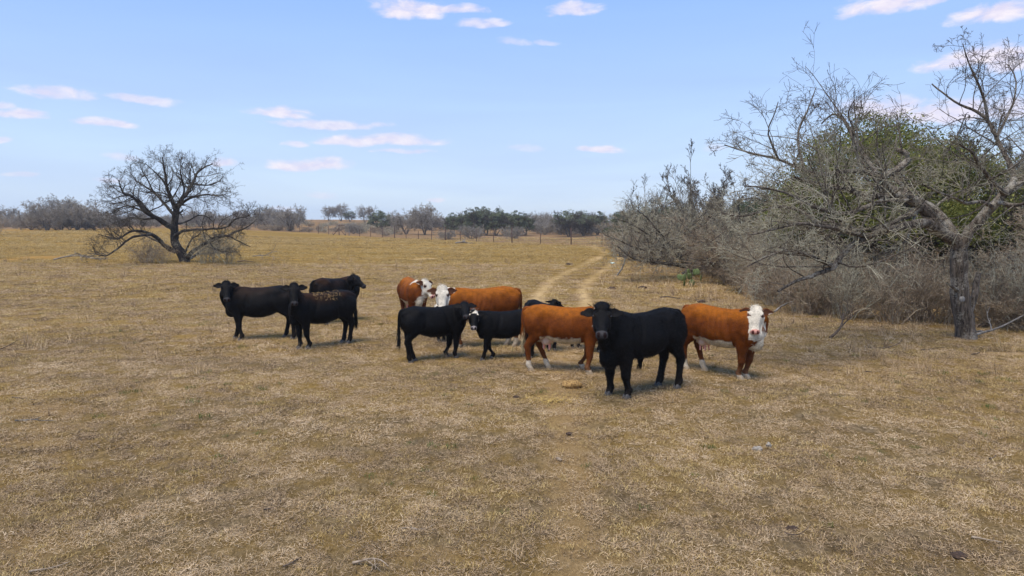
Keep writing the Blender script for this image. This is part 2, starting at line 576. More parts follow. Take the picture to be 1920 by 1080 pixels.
def build_grass():
    # library meshes live outside the scene and are only scattered
    straw = blade_material('straw_blades', [(.055, .036, .020), (.31, .21, .12), (.57, .42, .255), (.38, .25, .11), (.74, .575, .385)])
    gold = blade_material('gold_blades', [(.095, .060, .022), (.40, .275, .105), (.58, .42, .17), (.31, .215, .075), (.75, .57, .28)])
    green = blade_material('green_blades', [(.05, .07, .015), (.10, .13, .03), (0.206, 0.175, 0.048)])
    libs = {}
    for nm, mat, spec in (('litter', straw, [dict(n=110, radius=.12, lmin=.012, lmax=.062, wid=.0015, lie=.84) for _ in range(4)]),
                          ('tuft', gold, [dict(n=75, radius=.09, lmin=.012, lmax=.042, wid=.0016, lie=.45, clumps=5) for _ in range(4)]),
                          ('sprout', green, [dict(n=40, radius=.07, lmin=.02, lmax=.06, wid=.0022, lie=.4) for _ in range(2)]),
                          ('weed', straw, [dict(n=26, radius=.06, lmin=.10, lmax=.30, wid=.0022, lie=.25) for _ in range(3)])):
        c = bpy.data.collections.new(nm)
        for i, s in enumerate(spec):
            V, F, bl = blades(i * 13 + len(nm) * 7, **s)
            me = mesh_np(nm, V, F, smooth=False, attrs={'bl': bl})
            me.materials.append(mat)
            c.objects.link(bpy.data.objects.new(nm, me))
        libs[nm] = c
    def tintf(P, seed):
        far_ = sstep(10, 30, P[:, 1])
        return np.clip(.5 + (2.3 - 1.0 * far_) * fbm(P[:, 0] / 1.1, P[:, 1] / .9, 0, seed, 4) + (.4 + 1.1 * far_) * fbm(P[:, 0] / 9, P[:, 1] / 5, 0, seed + 3, 3), 0, 1)
    pts, rot, s, r = scatter_points(1, [(3.8, 8, 58, 1.0), (8, 14, 36, 1.15), (14, 24, 15, 1.6), (24, 45, 4.5, 2.4)], .55)
    o = scatter_group('straw_litter', libs['litter'], pts, rot, s, r.integers(0, 4, len(pts)), np.clip(tintf(pts, 51) + r.normal(0, .32, len(pts)), 0, 1))
    tag(o, 'grey and tan straw litter lying over the pasture', 'straw', kind='stuff')
    kp = lambda P, r: r.uniform(0, 1, len(P)) < .15 + .85 * sstep(-.08, .10, fbm(P[:, 0] / 1.6, P[:, 1] / 1.3, 0, 61, 4)) + sstep(14, 30, P[:, 1]) * (.2 + .8 * sstep(-.1, .08, fbm(P[:, 0] / 7, P[:, 1] / 4, 0, 66, 4)))
    pts, rot, s, r = scatter_points(2, [(3.8, 8, 30, 1.0), (8, 14, 24, 1.1), (14, 24, 15, 1.5), (24, 45, 6.5, 2.2), (45, 80, 2.2, 3.4), (80, 125, .8, 5)], .9, kp)
    o = scatter_group('dry_grass', libs['tuft'], pts, rot, s, r.integers(0, 4, len(pts)), np.clip(tintf(pts, 71) + r.normal(0, .32, len(pts)), 0, 1))
    tag(o, 'short golden dry grass over the pasture', 'grass', kind='stuff')
    kp = lambda P, r: r.uniform(0, 1, len(P)) < sstep(.0, .16, fbm(P[:, 0] / .9, P[:, 1] / .7, 0, 81, 4))
    pts, rot, s, r = scatter_points(3, [(3.8, 9, 3.0, 1.0), (9, 22, 1.5, 1.2)], .9, kp)
    o = scatter_group('green_sprouts', libs['sprout'], pts, rot, s, r.integers(0, 2, len(pts)), r.uniform(0, 1, len(pts)))
    tag(o, 'sparse green sprouts among the dry grass', 'grass', kind='stuff')
    def kp(P, r):
        e = P[:, 0] / P[:, 1]
        edge = sstep(.10, .45, e) * sstep(14, 18, P[:, 1] + 6 * (e > .5)) * .9
        return r.uniform(0, 1, len(P)) < .06 + edge + .25 * sstep(.05, .2, fbm(P[:, 0] / 2.5, P[:, 1] / 2, 0, 91, 3))
    pts, rot, s, r = scatter_points(4, [(4, 12, .9, .7), (12, 24, 2.4, 1.2), (24, 50, 1.2, 1.9)], .9, kp)
    o = scatter_group('tall_dry_weeds', libs['weed'], pts, rot, s, r.integers(0, 3, len(pts)), r.uniform(0, .8, len(pts)))
    tag(o, 'taller dry weeds scattered in the pasture', 'weeds', kind='stuff')


build_grass()
# ------------------------------------------------------------------ cattle
def ring(c, r, u, a, bu, bd, ex=2.3, n=28, top_narrow=0.0):
    """superellipse ring round centre c; r right, u up axes; a half width, bu/bd up/down extents"""
    th = np.linspace(0, 2 * PI, n, endpoint=False)
    ct, st = np.cos(th), np.sin(th)
    x = np.sign(ct) * np.abs(ct) ** (2 / ex) * a
    y = np.sign(st) * np.abs(st) ** (2 / ex)
    x = x * (1 - top_narrow * np.clip(y, 0, 1))
    y = np.where(y > 0, y * bu, y * bd)
    return np.asarray(c)[None] + x[:, None] * np.asarray(r)[None] + y[:, None] * np.asarray(u)[None]


def loft(rings):
    n = len(rings[0]); K = len(rings)
    V = np.concatenate(rings + [rings[0].mean(0)[None], rings[-1].mean(0)[None]])
    i = (np.arange(K - 1)[:, None] * n + np.arange(n)[None]).ravel()
    j = (np.arange(K - 1)[:, None] * n + (np.arange(n)[None] + 1) % n).ravel()
    Q = np.stack([i, j, j + n, i + n], 1)
    k = np.arange(n); k2 = (k + 1) % n
    T = np.concatenate([np.stack([k2, k, np.full(n, K * n)], 1),
                        np.stack([k + (K - 1) * n, k2 + (K - 1) * n, np.full(n, K * n + 1)], 1)])
    return V, [Q, T]


def merge(parts):
    V, Q, T, off = [], [], [], 0
    for v, F in parts:
        V.append(v)
        for f in F:
            (Q if f.shape[1] == 4 else T).append(f + off)
        off += len(v)
    out = []
    if Q: out.append(np.concatenate(Q))
    if T: out.append(np.concatenate(T))
    return np.concatenate(V), out


def nrm(v):
    v = np.asarray(v, float)
    return v / (np.linalg.norm(v) + 1e-12)


def tube(P, R, n=12, up=(0, 0, 1), flat=1.0, cap=True):
    """tapered round tube along points"""
    P = np.asarray(P, float); out = []
    for i, p in enumerate(P):
        t = nrm(P[min(i + 1, len(P) - 1)] - P[max(i - 1, 0)])
        r = np.cross(t, up)
        r = nrm(r) if np.linalg.norm(r) > .05 else nrm(np.cross(t, (1, 0, 0)))
        u = np.cross(r, t)
        out.append(ring(p, r, u, R[i], R[i] * flat, R[i] * flat, 2.0, n))
    if cap:
        t0, t1 = nrm(P[0] - P[1]), nrm(P[-1] - P[-2])
        out.insert(0, (out[0] - P[0]) * .55 + P[0] + t0 * R[0] * .6)
        out.append((out[-1] - P[-1]) * .55 + P[-1] + t1 * R[-1] * .6)
    return loft(out)


def ellipsoid(c, r, rot=None, n=16):
    th = np.linspace(-PI / 2, PI / 2, n)[1:-1]
    rings = []
    R = np.eye(3) if rot is None else np.asarray(rot)
    for a in th:
        q = np.linspace(0, 2 * PI, n, endpoint=False)
        p = np.stack([np.full(n, math.sin(a) * r[0]), np.cos(q) * math.cos(a) * r[1], np.sin(q) * math.cos(a) * r[2]], 1)
        rings.append(p @ R.T + np.asarray(c))
    return loft(rings)


BK, RD = 'black', 'red'


def mat_coat(name, rough, spec, sheen=0.0):
    m, t, b = material(name, rough, spec)
    at = t.n('ShaderNodeAttribute', attribute_name='coat').outputs['Color']
    tc = t.n('ShaderNodeTexCoord').outputs['Object']
    n = t.noise(t.scaled(tc, (14, 14, 34)), 3.0, 4, .7)
    n2 = t.noise(tc, 9, 3, .6)
    k = t.math('ADD', t.rng(n, .3, .7, .62, 1.3), t.rng(n2, .3, .7, -.26, .26))
    g = t.n('ShaderNodeCombineColor')
    for i in range(3): t.l(k, g.inputs[i])
    c = t.mix(1.0, at, g.outputs[0], 'MULTIPLY')
    t.l(c, b.inputs['Base Color'])
    bp = t.n('ShaderNodeBump'); bp.inputs['Strength'].default_value = .5; bp.inputs['Distance'].default_value = .012
    t.l(n, bp.inputs['Height']); t.l(bp.outputs[0], b.inputs['Normal'])
    return m


M_COAT = mat_coat('cattle_coat', .60, .08)
M_FUR = mat_coat('cattle_hair', .45, .12)
M_EYE, _t, _b = material('cattle_eye', .12, .6); _b.inputs['Base Color'].default_value = (.01, .006, .004, 1)


def flat_mat(name, c1, c2, scale=30, rough=.7, spec=.3):
    m, t, b = material(name, rough, spec)
    tc = t.n('ShaderNodeTexCoord').outputs['Object']
    n = t.noise(tc, scale, 4, .65)
    t.l(t.mix(t.rng(n, .35, .65), c1, c2), b.inputs['Base Color'])
    bp = t.n('ShaderNodeBump'); bp.inputs['Strength'].default_value = .4; bp.inputs['Distance'].default_value = .004
    t.l(n, bp.inputs['Height']); t.l(bp.outputs[0], b.inputs['Normal'])
    return m


M_HOOF_D = flat_mat('hoof_dark', (.06, .055, .05), (.13, .12, .11), 60, .55)
M_HOOF_L = flat_mat('hoof_tan', (.28, .21, .13), (.42, .34, .24), 60, .55)
M_UDDER = flat_mat('udder_skin', (.50, .33, .24), (.64, .47, .36), 12, .6)
M_TEAT = flat_mat('teat_skin', (.70, .30, .25), (.80, .40, .34), 20, .55)

BODY = [  # x, top, bottom, half width, exponent
    (-.89, 1.10, .96, .05, 2.0), (-.865, 1.17, .86, .13, 2.2), (-.80, 1.225, .76, .195, 2.4), (-.68, 1.262, .68, .245, 2.5), (-.52, 1.285, .67, .268, 2.5),
    (-.34, 1.262, .605, .285, 2.4), (-.12, 1.238, .545, .312, 2.2), (.10, 1.235, .545, .302, 2.2), (.30, 1.255, .575, .262, 2.3),
    (.44, 1.272, .575, .232, 2.3), (.56, 1.235, .60, .200, 2.3), (.655, 1.15, .66, .165, 2.2), (.715, 1.05, .73, .12, 2.1), (.745, .96, .80, .055, 2.0)]


def head_frame(yaw, pitch, roll=0.0):
    f = np.array([math.cos(yaw) * math.cos(pitch), math.sin(yaw) * math.cos(pitch), -math.sin(pitch)])
    l = np.array([-math.sin(yaw), math.cos(yaw), 0.0])
    u = np.cross(f, l)
    if roll:
        l, u = l * math.cos(roll) + u * math.sin(roll), u * math.cos(roll) - l * math.sin(roll)
    return f, l, u


HEAD = [  # t along the face, half width, top, bottom, exponent
    (-.065, .050, -.030, -.11, 2.0), (-.04, .088, -.005, -.16, 2.2), (0, .105, .012, -.205, 2.4), (.06, .112, .022, -.235, 2.6), (.12, .118, .020, -.245, 2.7),
    (.17, .120, .012, -.245, 2.6), (.22, .104, .004, -.232, 2.5), (.28, .083, -.006, -.205, 2.4), (.34, .070, -.016, -.178, 2.4), (.39, .068, -.022, -.160, 2.5),
    (.43, .076, -.026, -.152, 2.6), (.465, .078, -.034, -.148, 2.6), (.49, .068, -.048, -.140, 2.5), (.505, .045, -.065, -.125, 2.2)]


def make_cow(name, label, cat, coat, s, front, hind, poll, yaw_w, pitch, group, poll_y=None, roll=0.0, fat=1.0, shaggy=1.0, sex='cow', seed=0,
             ears=(0, 0), straw=0, brown=0.0, white=0.0, tailx=0.0, neck=1.0, legk=1.0, headk=1.0, lower=None, nfur=15000):
    rg = np.random.default_rng(seed + 100)
    # --- placing: feet given in the picture, resolved on the ground
    F = [on_ground(*p) for p in front]; H = [on_ground(*p) for p in hind]
    fm = (F[0] + F[1]) / 2; hm = (H[0] + H[1]) / 2
    hd = math.atan2(fm.y - hm.y, fm.x - hm.x)
    mid = (fm + hm) / 2
    fwd = Vector((math.cos(hd), math.sin(hd), 0))
    org = mid - fwd * (-.13 * s)          # nominal feet at x=.43 and -.69
    root = empty(name, (org.x, org.y, mid.z - .012), hd, s)
    tag(root, label, cat, group)
    inv = (Matrix.Translation(root.location) @ Matrix.Rotation(hd, 4, 'Z') @ Matrix.Scale(s, 4)).inverted()
    loc = lambda w: np.array(inv @ Vector(w))
    fl = sorted([loc(p) for p in F], key=lambda p: -p[1])     # left (+y) first
    hl = sorted([loc(p) for p in H], key=lambda p: -p[1])
    def clampf(p, x0, side):
        return np.array([min(max(p[0], x0 - .26), x0 + .26), side * min(max(abs(p[1]) if p[1] * side > 0 else .06, .07), .24), p[2]])
    fl = [clampf(fl[0], .43, 1), clampf(fl[1], .43, -1)]
    hl = [clampf(hl[0], -.69, 1), clampf(hl[1], -.69, -1)]
    # --- head placing: poll seen at pixel `poll`, standing `poll_y` deep
    if poll_y is None:
        poll_y = fm.y
    pw = loc(at_px(poll[0], poll[1], poll_y))
    yaw = yaw_w - hd
    f, l, u = head_frame(yaw, pitch, roll)
    hk = headk
    ho = pw - u * .02 * hk
    def hp(t, y, z):
        return ho + (f * t + l * y + u * z) * hk
    parts = []
    # torso
    rings = []
    X, Yv, Z = np.array([1, 0, 0.]), np.array([0, 1, 0.]), np.array([0, 0, 1.])
    for (x, top, bot, w, ex) in BODY:
        zc = (top * .45 + bot * .55)
        bb = bot + (0.02 if sex == 'bull' else 0) - (fat - 1) * .25 * max(0, 1 - abs(x) / .6)
        rings.append(ring((x, 0, zc), Yv, Z, w * (1 + (fat - 1) * (1 - .4 * abs(x))), top - zc, zc - bb, ex, 32, .22))
    parts.append(loft(rings))
    # hooks, pins, shoulders, brisket
    for sd_ in (1, -1):
        parts.append(ellipsoid((-.82, sd_ * .09, 1.12), (.06, .055, .06)))
        parts.append(ellipsoid((.50, sd_ * .155, .90), (.19, .11, .28)))
        parts.append(ellipsoid((-.62, sd_ * .15, .92), (.22, .125, .26)))
    parts.append(ellipsoid({'bull': (.60, 0, .65), 'calf': (.57, 0, .69)}.get(sex, (.60, 0, .70)), {'bull': (.17, .155, .20), 'calf': (.13, .09, .13)}.get(sex, (.15, .10, .16))))
    # neck
    S = np.array([.42, 0, 1.0]); E = hp(.05, 0, -.125)
    fh = nrm([f[0], f[1], 0.0])
    ln = np.linalg.norm(E - S)
    C1 = S + np.array([.42, 0, .22]) * ln * .62
    C2 = E - (fh * .75 + np.array([0, 0, .35])) * ln * .30
    N = 11; q = np.linspace(0, 1, N)[:, None]
    B = (1 - q) ** 3 * S + 3 * (1 - q) ** 2 * q * C1 + 3 * (1 - q) * q ** 2 * C2 + q ** 3 * E
    rings = []
    for i in range(N):
        tt = nrm(B[min(i + 1, N - 1)] - B[max(i - 1, 0)])
        up = nrm(Z - tt * tt[2]) if abs(tt[2]) < .93 else nrm(-f + tt * (f @ tt))
        rt = np.cross(up, tt)
        k = q[i, 0]
        a = (.205 * (1 - k) + .098 * k) * neck * (1 - .10 * math.sin(k * PI))
        h1 = (.26 * (1 - k) + .115 * k) * (1 + (neck - 1) * .6)
        h2 = (.33 * (1 - k) ** 1.0 + .12 * k) * (1 + (neck - 1) * .6)
        rings.append(ring(B[i], rt, up, a, h1, h2, 2.1, 26))
        if 2 <= i <= 8:
            parts.append(ellipsoid(B[i] - up * h2 * .86 + tt * .01, (.11, .050 + .03 * (1 - k), .085 + .06 * (1 - k)), np.stack([tt, rt, up], 1)))
    parts.append(loft(rings))
    # head
    rings = [ring(hp(t, 0, (a + b) / 2), l, u, w * hk, (a - b) / 2 * hk, (a - b) / 2 * hk, ex, 26) for (t, w, a, b, ex) in HEAD]
    parts.append(loft(rings))
    R3 = np.stack([f, l, u], 1)
    for sd_ in (1, -1):
        parts.append(ellipsoid(hp(.135, sd_ * .098, -.012), (.045 * hk, .026 * hk, .026 * hk), R3))   # brow
        parts.append(ellipsoid(hp(.20, sd_ * .072, -.15), (.11 * hk, .045 * hk, .085 * hk), R3))    # cheek
        parts.append(ellipsoid(hp(.462, sd_ * .042, -.060), (.03 * hk, .034 * hk, .032 * hk), R3))  # nostril wing
    if sex == 'bull':
        parts.append(ellipsoid(hp(.02, 0, .01), (.09 * hk, .10 * hk, .05 * hk), R3))
        parts.append(ellipsoid((.52, 0, 1.17), (.24, .15, .14)))
    # legs
    lk = lambda z: legk * 1.06 * (1.0 + .14 * min(1, max(0, (.8 - z) / .3)))
    def leg(P):
        return loft([ring((x, y, z), X, Yv, a * lk(z), b * lk(z), b * lk(z), 2.1, 18) for (x, y, z, a, b) in P])
    g = lambda a, b, k: a + (b - a) * k
    for p, sd_ in zip(fl, (1, -1)):
        ex_, ey, fx, fy, fz = .44, sd_ * .155, p[0], p[1], p[2]
        kx = g(ex_, fx, .45) + .015; ky = g(ey, fy, .5)
        parts.append(leg([(ex_ + .05, ey * .8, .98, .05, .04), (ex_ + .05, ey * .9, .92, .13, .07), (ex_ + .02, ey, .78, .135, .095), (ex_, ey, .66, .115, .088), (g(ex_, kx, .5), g(ey, ky, .4), .56, .085, .072),
                          (g(ex_, kx, .85), g(ey, ky, .8), .45, .062, .055), (kx, ky, .375, .058, .054), (kx, ky, .33, .054, .05),
                          (g(kx, fx, .25), g(ky, fy, .3), .27, .042, .038), (g(kx, fx, .7), g(ky, fy, .7), .18 + fz, .037, .035),
                          (fx - .01, fy, .125 + fz, .046, .042), (fx, fy, .09 + fz, .044, .042), (fx + .018, fy, .055 + fz, .045, .044), (fx + .02, fy, .03 + fz, .03, .03)]))
    for p, sd_ in zip(hl, (1, -1)):
        tx, ty, fx, fy, fz = -.62, sd_ * .135, p[0], p[1], p[2]
        hx = g(-.76, fx - .035, .62); hy = g(ty, fy, .65)
        parts.append(leg([(tx - .02, ty * .7, 1.10, .10, .05), (tx, ty * .9, 1.00, .20, .10), (tx + .01, ty, .88, .215, .12), (tx + .03, ty, .78, .19, .115), (tx + .05, ty * 1.02, .70, .155, .098),
                          (g(tx + .03, hx, .35), g(ty, hy, .4), .62, .115, .075), (g(tx, hx, .68), g(ty, hy, .7), .555, .082, .057), (hx, hy, .49, .065, .048), (hx, hy, .45, .060, .046),
                          (g(hx, fx, .18), g(hy, fy, .2), .40, .048, .040), (g(hx, fx, .5), g(hy, fy, .5), .28, .040, .036), (g(hx, fx, .8), g(hy, fy, .8), .18 + fz, .040, .037),
                          (fx - .012, fy, .125 + fz, .048, .043), (fx, fy, .09 + fz, .045, .043), (fx + .018, fy, .055 + fz, .046, .045), (fx + .02, fy, .03 + fz, .03, .03)]))
    V, Fc = merge(parts)
    me = mesh_np('rough_body', V, Fc)
    tmp = link('rough_body', me)
    rm = tmp.modifiers.new('r', 'REMESH'); rm.mode = 'VOXEL'; rm.voxel_size = .0135; rm.use_smooth_shade = True
    sm = tmp.modifiers.new('s', 'SMOOTH'); sm.factor = .5; sm.iterations = 5
    dg = bpy.context.evaluated_depsgraph_get()
    me2 = bpy.data.meshes.new_from_object(tmp.evaluated_get(dg))
    bpy.data.objects.remove(tmp); bpy.data.meshes.remove(me)
    me2.name = 'body'
    # relax the trunk so the masses under the hide flow into one another
    tmp = link('rough_body', me2)
    cc_ = np.empty(len(me2.vertices) * 3, np.float32); me2.vertices.foreach_get('co', cc_); cc_ = cc_.reshape(-1, 3)
    hq = (cc_ - ho) @ R3 / hk
    wv = (cc_[:, 2] > .60) & ~((hq[:, 0] > -.10) & (np.abs(hq[:, 1]) < .17) & (hq[:, 2] > -.27) & (hq[:, 0] < .6))
    vg = tmp.vertex_groups.new(name='g'); vg.add([int(i) for i in np.where(wv)[0]], 1.0, 'REPLACE')
    sm = tmp.modifiers.new('s', 'SMOOTH'); sm.factor = .6; sm.iterations = 22; sm.vertex_group = 'g'
    bpy.context.view_layer.update()
    dg = bpy.context.evaluated_depsgraph_get()
    me3 = bpy.data.meshes.new_from_object(tmp.evaluated_get(dg))
    bpy.data.objects.remove(tmp); bpy.data.meshes.remove(me2)
    me2 = me3; me2.name = 'body'
    n = len(me2.vertices)
    co = np.empty(n * 3, np.float32); me2.vertices.foreach_get('co', co); co = co.reshape(-1, 3).astype(float)
    no = np.empty(n * 3, np.float32); me2.vertices.foreach_get('normal', no); no = no.reshape(-1, 3)
    # --- colouring: the animal's markings, plus shading painted into the red coats
    x, y, z = co.T
    hc = (co - ho) @ R3 / hk
    ht, hy_, hz = hc.T
    HT = np.array([h[0] for h in HEAD])
    hw = np.interp(ht, HT, [max(h[1], .07) for h in HEAD]); htop = np.interp(ht, HT, [h[2] for h in HEAD]); hbot = np.interp(ht, HT, [h[3] for h in HEAD])
    ishead = (ht > -.085) & (ht < .56) & (np.abs(hy_) < hw + .028) & (hz > hbot - .02 - .03 * (ht < .25) * 0) & (hz < htop + .06)
    # back of the skull belongs to the neck
    ishead = ishead & ~((ht < .02) & (hz < -.12))
    nz = fbm(x * 9, y * 9, z * 9, seed, 4); nz2 = fbm(x * 3, y * 3, z * 3, seed + 5, 3)
    if coat == BK:
        c = np.tile([.0050, .0048, .0052], (n, 1))
        if brown:
            k = np.clip(sstep(.95, 1.25, z) * sstep(.75, .45, x) * sstep(.0, .25, nz2 + .15) * brown, 0, 1)[:, None] * (~ishead)[:, None]
            c = c * (1 - k) + np.array([.035, .015, .006]) * k
        c = c + sstep(.1, .3, nz)[:, None] * .003
    else:
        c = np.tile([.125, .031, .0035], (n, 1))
        k = np.clip(sstep(.95, 1.28, z) + nz2 * .8, 0, 1)[:, None]  # light from above partly painted into the red: paler back, darker low down
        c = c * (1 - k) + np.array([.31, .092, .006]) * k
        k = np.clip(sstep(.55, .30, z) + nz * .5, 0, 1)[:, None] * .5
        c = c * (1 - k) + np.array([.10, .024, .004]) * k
    wht = np.array([.64, .575, .46]); crm = np.array([.52, .44, .30])
    W = np.zeros(n)
    if coat == RD:
        thr = nz * .16
        belly = sstep(.03, -.015, z - (.675 + thr * .9)) * ((x > -.62) & (x < .62) & (z > .42) & (np.abs(y) < .35))
        belly = np.maximum(belly, sstep(.0, .03, -(z - (.585 + thr * .3))) * ((x > -.6) & (x < .4) & (z > .42)) * (no[:, 2] < .1))
        legm = ((z < .545) | (np.abs(y) > .10)) & ((np.abs(x - .44) < .17) | (x < -.52))
        belly = belly * (~legm)
        br = sstep(.0, .05, (x - .60) - (z - .60) * .42 + thr) * (z < 1.02) * (z > .42) * (x > .5)
        br = br * ~((np.abs(y) > .105) & (x < .56) & (z < .8))
        br = np.maximum(br, ((x > .50) & (z < .66) & (z > .4) & (np.abs(y) < .09)) * 1.0)
        W = np.maximum(belly, br)
        # throat
        thro = sstep(.0, .04, -(hz + .15 + thr * .3)) * (ht > -.18) * (ht < .3) * (np.abs(hy_) < .17) * (hz > -.4)
        W = np.maximum(W, thro)
        # crest
        crest = ((x > .50) & (z > 1.20) & (np.abs(y) < .06) & (x < .66)) * 1.0 * (nz > -.12)
        W = np.maximum(W, crest)
        lo = z - np.where(x > 0, .10, .21) - thr * .3
        W = np.maximum(W, sstep(.012, -.012, lo))
        faceb = ishead & ((ht > -.075 + thr * .1))
        faceb = faceb & ~((ht < .10) & (np.abs(hy_) > .108))
        W = np.maximum(W, faceb * 1.0)
        W = np.maximum(W, ((ht > .06) & (ht < .56) & (np.abs(hy_) < np.minimum(hw + .035, .14)) & (hz > -.27) & (hz < .06)) * 1.0)
    if coat == BK and white:
        face = ishead * sstep(-.01, .02, nz * .8 + .035 - np.maximum(np.abs(ht + .01) - .03, 0) * 1.2 - np.maximum(np.abs(hy_) - .05, 0) * 1.2) * (ht < .10)
        dots = (ishead & (np.hypot(ht - .12, np.abs(hy_) - .10) < .026)) * 1.0
        mouth = (ishead & (ht > .36) & (hz < -.10) & (nz > -.04)) * 1.0
        W = np.maximum(np.maximum(face, dots), mouth)
        if white > .9:
            W = np.maximum(W, ishead * (ht < .40) * (np.abs(hy_) < .14) * 1.0)
    ck = sstep(.9, .5, z)[:, None] * (~ishead)[:, None] * (z > .3)[:, None]
    wc = wht * (1 - ck) + crm * ck
    wc = wc * (1 + nz[:, None] * .35)
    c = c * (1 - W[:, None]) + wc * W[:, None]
    # dust and mud on the lower legs and knees
    du = (sstep(.34, .10, z) * .5 + sstep(.62, .5, z) * .12)[:, None] * np.clip(.55 + 2.4 * nz2, 0, 1)[:, None]
    c = c * (1 - du) + np.array([.20, .135, .075] if coat == RD else [.035, .026, .018]) * du
    # muzzle, nostrils, mouth and eye rims
    mz = ishead & (ht > .435 + .25 * np.abs(hy_) * 1.0) & (hz > -.105) & (hz < .02)
    if coat == RD:
        c[mz] = np.array([.66, .33, .26]) * (1 + nz[mz, None] * .3)
    else:
        c[mz] = np.array([.048, .046, .048]) * (1 + nz[mz, None] * .5)
        if lower: c[mz] = np.array(lower)
    nos = ishead & (np.hypot((ht - .488) / 1.3, (np.abs(hy_) - .038) * 1.0) < .019) & (hz > -.095) | (ishead & (ht > .45) & (np.hypot(np.abs(hy_) - .043, (hz + .066) * .7) < .016))
    c[nos] = np.array([.02, .01, .01]) if coat == BK else np.array([.12, .03, .025])
    mou = ishead & (ht > .36) & (np.abs(hz + .118) < .006)
    c[mou] = c[mou] * .6
    eye = ishead & (np.hypot(ht - .158, (hz + .040)) < .040) & (np.abs(hy_) > .07)
    c[eye] = np.array([.012, .008, .006]) if coat == BK else np.array([.13, .055, .04])
    if coat == BK: 
        hcol = ishead & (ht > .1) & (ht < .40) & (W < .5)
        c[hcol] = c[hcol] * 1.3
    # lumpy surface: muscles, coat whorls, slight ribs
    hook = .030 * np.exp(-(((x + .48) / .085) ** 2 + ((z - 1.15) / .07) ** 2)) - .018 * np.exp(-(((x + .33) / .10) ** 2 + ((z - 1.06) / .09) ** 2)) - .026 * np.exp(-(((x - .22 + .25 * (z - .9)) / .05) ** 2 + ((z - .92) / .24) ** 2)) - .026 * np.exp(-(((x + .37 - .2 * (z - .8)) / .055) ** 2 + ((z - .82) / .17) ** 2)) + .020 * np.exp(-(((x - .52) / .09) ** 2 + ((z - .86) / .10) ** 2)) + .016 * np.exp(-(((x + .66) / .12) ** 2 + ((z - .92) / .14) ** 2)) + .012 * np.exp(-((np.abs(y) / .03) ** 2)) * (z > 1.15) - .02 * np.exp(-(((x + .68) / .08) ** 2 + ((z - 1.13) / .06) ** 2))
    rib = .003 * np.sin(x * 62 + z * 14 + 5 * nz2) * sstep(.25, .05, np.abs(x + .02) - .12) * sstep(.35, .15, np.abs(z - .92)) * (coat == RD)
    lump = (hook + .010 * nz2 + .006 * shaggy * nz + rib + .004 * shaggy * fbm(x * 38, y * 38, z * 26, seed + 9, 2)) * np.where(ishead, .35, 1)
    co = co + no * lump[:, None]
    me2.vertices.foreach_set('co', co.astype(np.float32).ravel())
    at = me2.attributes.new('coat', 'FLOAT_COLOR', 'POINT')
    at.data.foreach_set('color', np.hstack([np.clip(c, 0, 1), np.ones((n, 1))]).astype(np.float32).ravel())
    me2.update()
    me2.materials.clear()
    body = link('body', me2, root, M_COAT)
    # --- eyes
    for sd_ in (1, -1):
        v, fc = ellipsoid(hp(.160, sd_ * .108, -.034), (.022 * hk, .018 * hk, .020 * hk), R3, 12)
        link('eye', mesh_np('eye', v, fc), root, M_EYE)
    # --- ears
    ecol = np.array([.0050, .0048, .0052]) if coat == BK else np.array([.16, .040, .006])
    icol = np.array([.009, .008, .008]) if coat == BK else np.array([.07, .028, .014])
    hairs = []
    for k_, sd_ in enumerate((1, -1)):
        lift = ears[k_] + .10
        ax = nrm(l * sd_ * math.cos(lift) + (-f) * math.sin(lift) - u * .12 - f * .02)
        nr = nrm(u * .85 + f * .35); nr = nrm(nr - ax * (nr @ ax)); wd = np.cross(ax, nr)
        L = .185 * hk; rings = []; cols = []
        base = hp(.070, sd_ * .094, -.060)
        for q_ in np.linspace(0, 1, 12):
            wdt = (.024 + .042 * math.sin(min(1, q_ * 1.12 + .12) * PI * .97) ** .8) * hk * (1 if q_ < .97 else .5)
            cpt = base + ax * L * q_ - nr * .010 * q_
            n_ = 16; a_ = np.linspace(0, 2 * PI, n_, endpoint=False)
            yy = np.cos(a_) * wdt; tt = np.sin(a_) * (.010 + .006 * (1 - q_)) * hk
            cup = (yy / (.07 * hk)) ** 2 * .030 * hk
            rings.append(cpt + yy[:, None] * wd + (tt + cup)[:, None] * nr)
            cc = np.where((np.sin(a_) > .2)[:, None] & (np.abs(np.cos(a_)) < .8)[:, None], icol, ecol)
            if coat == RD and q_ > .55:
                cc = np.where(((np.cos(a_) * (1 if (np.cross(ax, nr) @ Z) < 0 else -1)) > .55)[:, None], np.array([.6, .5, .38]), cc)
            cols.append(cc)
        v, fc = loft(rings)
        cols = np.concatenate(cols + [cols[0][:1], cols[-1][:1]])
        link('ear', mesh_np('ear', v, fc, attrs={'coat': cols}), root, M_COAT)
        m_ = 420
        qi = rg.integers(1, 12, m_); ai = rg.uniform(0, 2 * PI, m_)
        for q_, a_ in zip(qi, ai):
            pr = rings[q_ - 0 if q_ < 12 else 11]; j = int(a_ / (2 * PI) * 16) % 16
            hairs.append((pr[j], nrm(pr[j] - pr.mean(0)) * .5 + ax * .8, .011, ecol if rg.uniform() < .8 else icol))
    # --- hooves: two claws each
    hm_ = M_HOOF_L if coat == RD else M_HOOF_D
